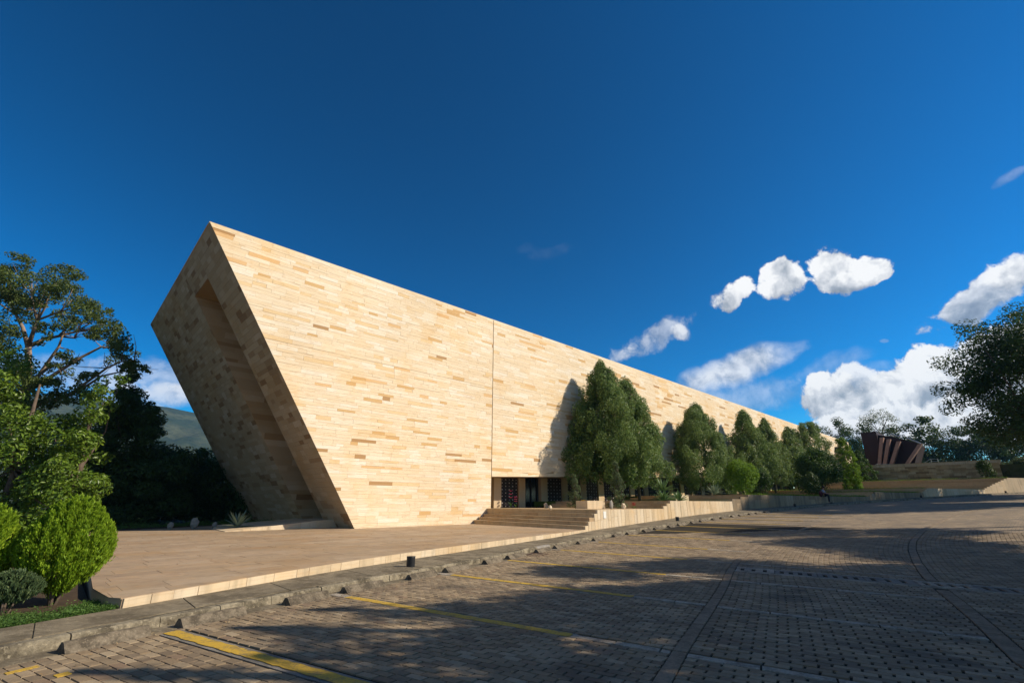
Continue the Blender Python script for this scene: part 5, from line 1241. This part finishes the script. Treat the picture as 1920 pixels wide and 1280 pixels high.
# ------------------------------------------------------------------ person sitting on the retaining wall
def person():
    x = 51.2; y = side_y(x); zs = 2.10; zf = zroad(x) + KH + .02
    e = empty('person', 'person in light blue top and dark trousers sitting on the shaded retaining wall', 'person', (x, y - .3, zf))
    inv = Matrix.Translation(-Vector(e.location))
    skin = mat_simple('skin', (.34, .19, .13), .6, .3, 0, 5, .1, (.2, .1, .07)); blue = mat_simple('blue_shirt', (.20, .26, .36), .85, .2, 0, 20, .2, (.1, .12, .2)); dark = mat_simple('dark_trousers', (.02, .02, .026), .85, .2, 0, 20, .2); hair = mat_simple('dark_hair', (.02, .014, .01), .6, .3, 0, 20, .2)
    def skinned(name, vs, es, rs, mat):
        me = bpy.data.meshes.new(name); me.from_pydata([tuple(v) for v in vs], es, []); o = bpy.data.objects.new(name, me); link(o, e); o.matrix_parent_inverse = inv
        me.materials.append(mat); o.modifiers.new('skin', 'SKIN')
        for i, r in enumerate(rs): me.skin_vertices[0].data[i].radius = (r, r)
        me.skin_vertices[0].data[0].use_root = True
        o.modifiers.new('sub', 'SUBSURF').levels = 1; o.modifiers['sub'].render_levels = 2; return o
    yw = y
    hip = (x, yw + .02, zs + .10); ch = (x, yw - .05, zs + .42); nk = (x, yw - .09, zs + .56); hd = (x, yw - .13, zs + .72)
    kl, kr = (x - .12, yw - .42, zs + .10), (x + .12, yw - .40, zs + .12); fl, fr = (x - .13, yw - .40, zf + .06), (x + .13, yw - .36, zf + .06)
    skinned('body', [hip, ch, nk, (x, yw - .11, zs + .63), hd, (x - .19, yw - .05, zs + .48), (x - .25, yw - .16, zs + .24), (x - .08, yw - .38, zs + .22), (x + .19, yw - .05, zs + .48), (x + .25, yw - .16, zs + .24), (x + .08, yw - .38, zs + .24), kl, kr, fl, fr, (x - .13, yw - .58, zf + .03), (x + .13, yw - .54, zf + .03)],
            [(0, 1), (1, 2), (2, 3), (3, 4), (1, 5), (5, 6), (6, 7), (1, 8), (8, 9), (9, 10), (0, 11), (0, 12), (11, 13), (12, 14), (13, 15), (14, 16)], [.14, .14, .06, .05, .095, .055, .045, .035, .055, .045, .035, .075, .075, .045, .045, .035, .035], skin)
    skinned('shirt', [(x, yw + .02, zs + .12), (x, yw - .05, zs + .42), (x, yw - .08, zs + .52), (x - .19, yw - .05, zs + .48), (x - .25, yw - .15, zs + .27), (x + .19, yw - .05, zs + .48), (x + .25, yw - .15, zs + .27)], [(0, 1), (1, 2), (1, 3), (3, 4), (1, 5), (5, 6)], [.165, .165, .075, .075, .062, .075, .062], blue)
    skinned('trousers', [hip, kl, kr, (fl[0], fl[1], fl[2] + .02), (fr[0], fr[1], fr[2] + .02)], [(0, 1), (0, 2), (1, 3), (2, 4)], [.165, .095, .095, .062, .062], dark)
    g = Geo(); g.ball((x, yw - .115, zs + .77), .105, .115, .11, 10, 7); o = g.make('hair', hair, e, smooth=True); o.matrix_parent_inverse = inv
    for sx in (-.035, .035):
        g = Geo(); g.ball((x + sx, yw - .222, zs + .73), .012, .008, .010, 6, 4); o = g.make('eye', hair, e); o.matrix_parent_inverse = inv
    g = Geo(); g.tube([(x, yw - .22, zs + .72), (x, yw - .25, zs + .695)], [.012, .016], 5); o = g.make('nose', skin, e); o.matrix_parent_inverse = inv
    for sx in (-1, 1):
        for k in range(4):
            g = Geo(); b = (x + sx * (.08 - .018 * k), yw - .40, zs + .22); g.tube([b, (b[0] - sx * .01, b[1] - .045, b[2] - .01), (b[0] - sx * .015, b[1] - .06, b[2] - .035)], [.009, .008, .006], 5); o = g.make('finger', skin, e); o.matrix_parent_inverse = inv
        g = Geo(); g.tube([(x + sx * .09, yw - .385, zs + .235), (x + sx * .055, yw - .41, zs + .25)], [.010, .008], 5); o = g.make('thumb', skin, e); o.matrix_parent_inverse = inv
        g = Geo(); g.ball((x + sx * .13, yw - .50 + (.04 if sx > 0 else 0), zf + .035), .05, .13, .045, 8, 6); o = g.make('shoe', hair, e); o.matrix_parent_inverse = inv
    g = Geo(); g.ball((x - .55, yw + .02, zs + .2), .26, .16, .26, 10, 7); tag(g.make('bag', mat_simple('maroon_bag', (.06, .012, .02), .8, .2, 0, 20, .2), None, (x - .55, yw + .02, zs), smooth=True), 'dark maroon bag resting on the wall beside the seated person', 'bag')
person()

# ------------------------------------------------------------------ air
def haze():
    g = Geo(); g.box(-1700, 1700, -1700, 1700, -4.2, 262); o = g.make('haze', None); o.data.materials.clear()
    m = bpy.data.materials.new('air'); m.use_nodes = True; nt = NT(m.node_tree)
    v = nt.n('ShaderNodeVolumePrincipled', {'Color': (.22, .55, .95, 1), 'Density': .00016, 'Anisotropy': .2})
    nt.link(v.outputs[0], nt.n('ShaderNodeOutputMaterial').inputs['Volume']); o.data.materials.append(m); tag(o, kind='stuff')
haze()
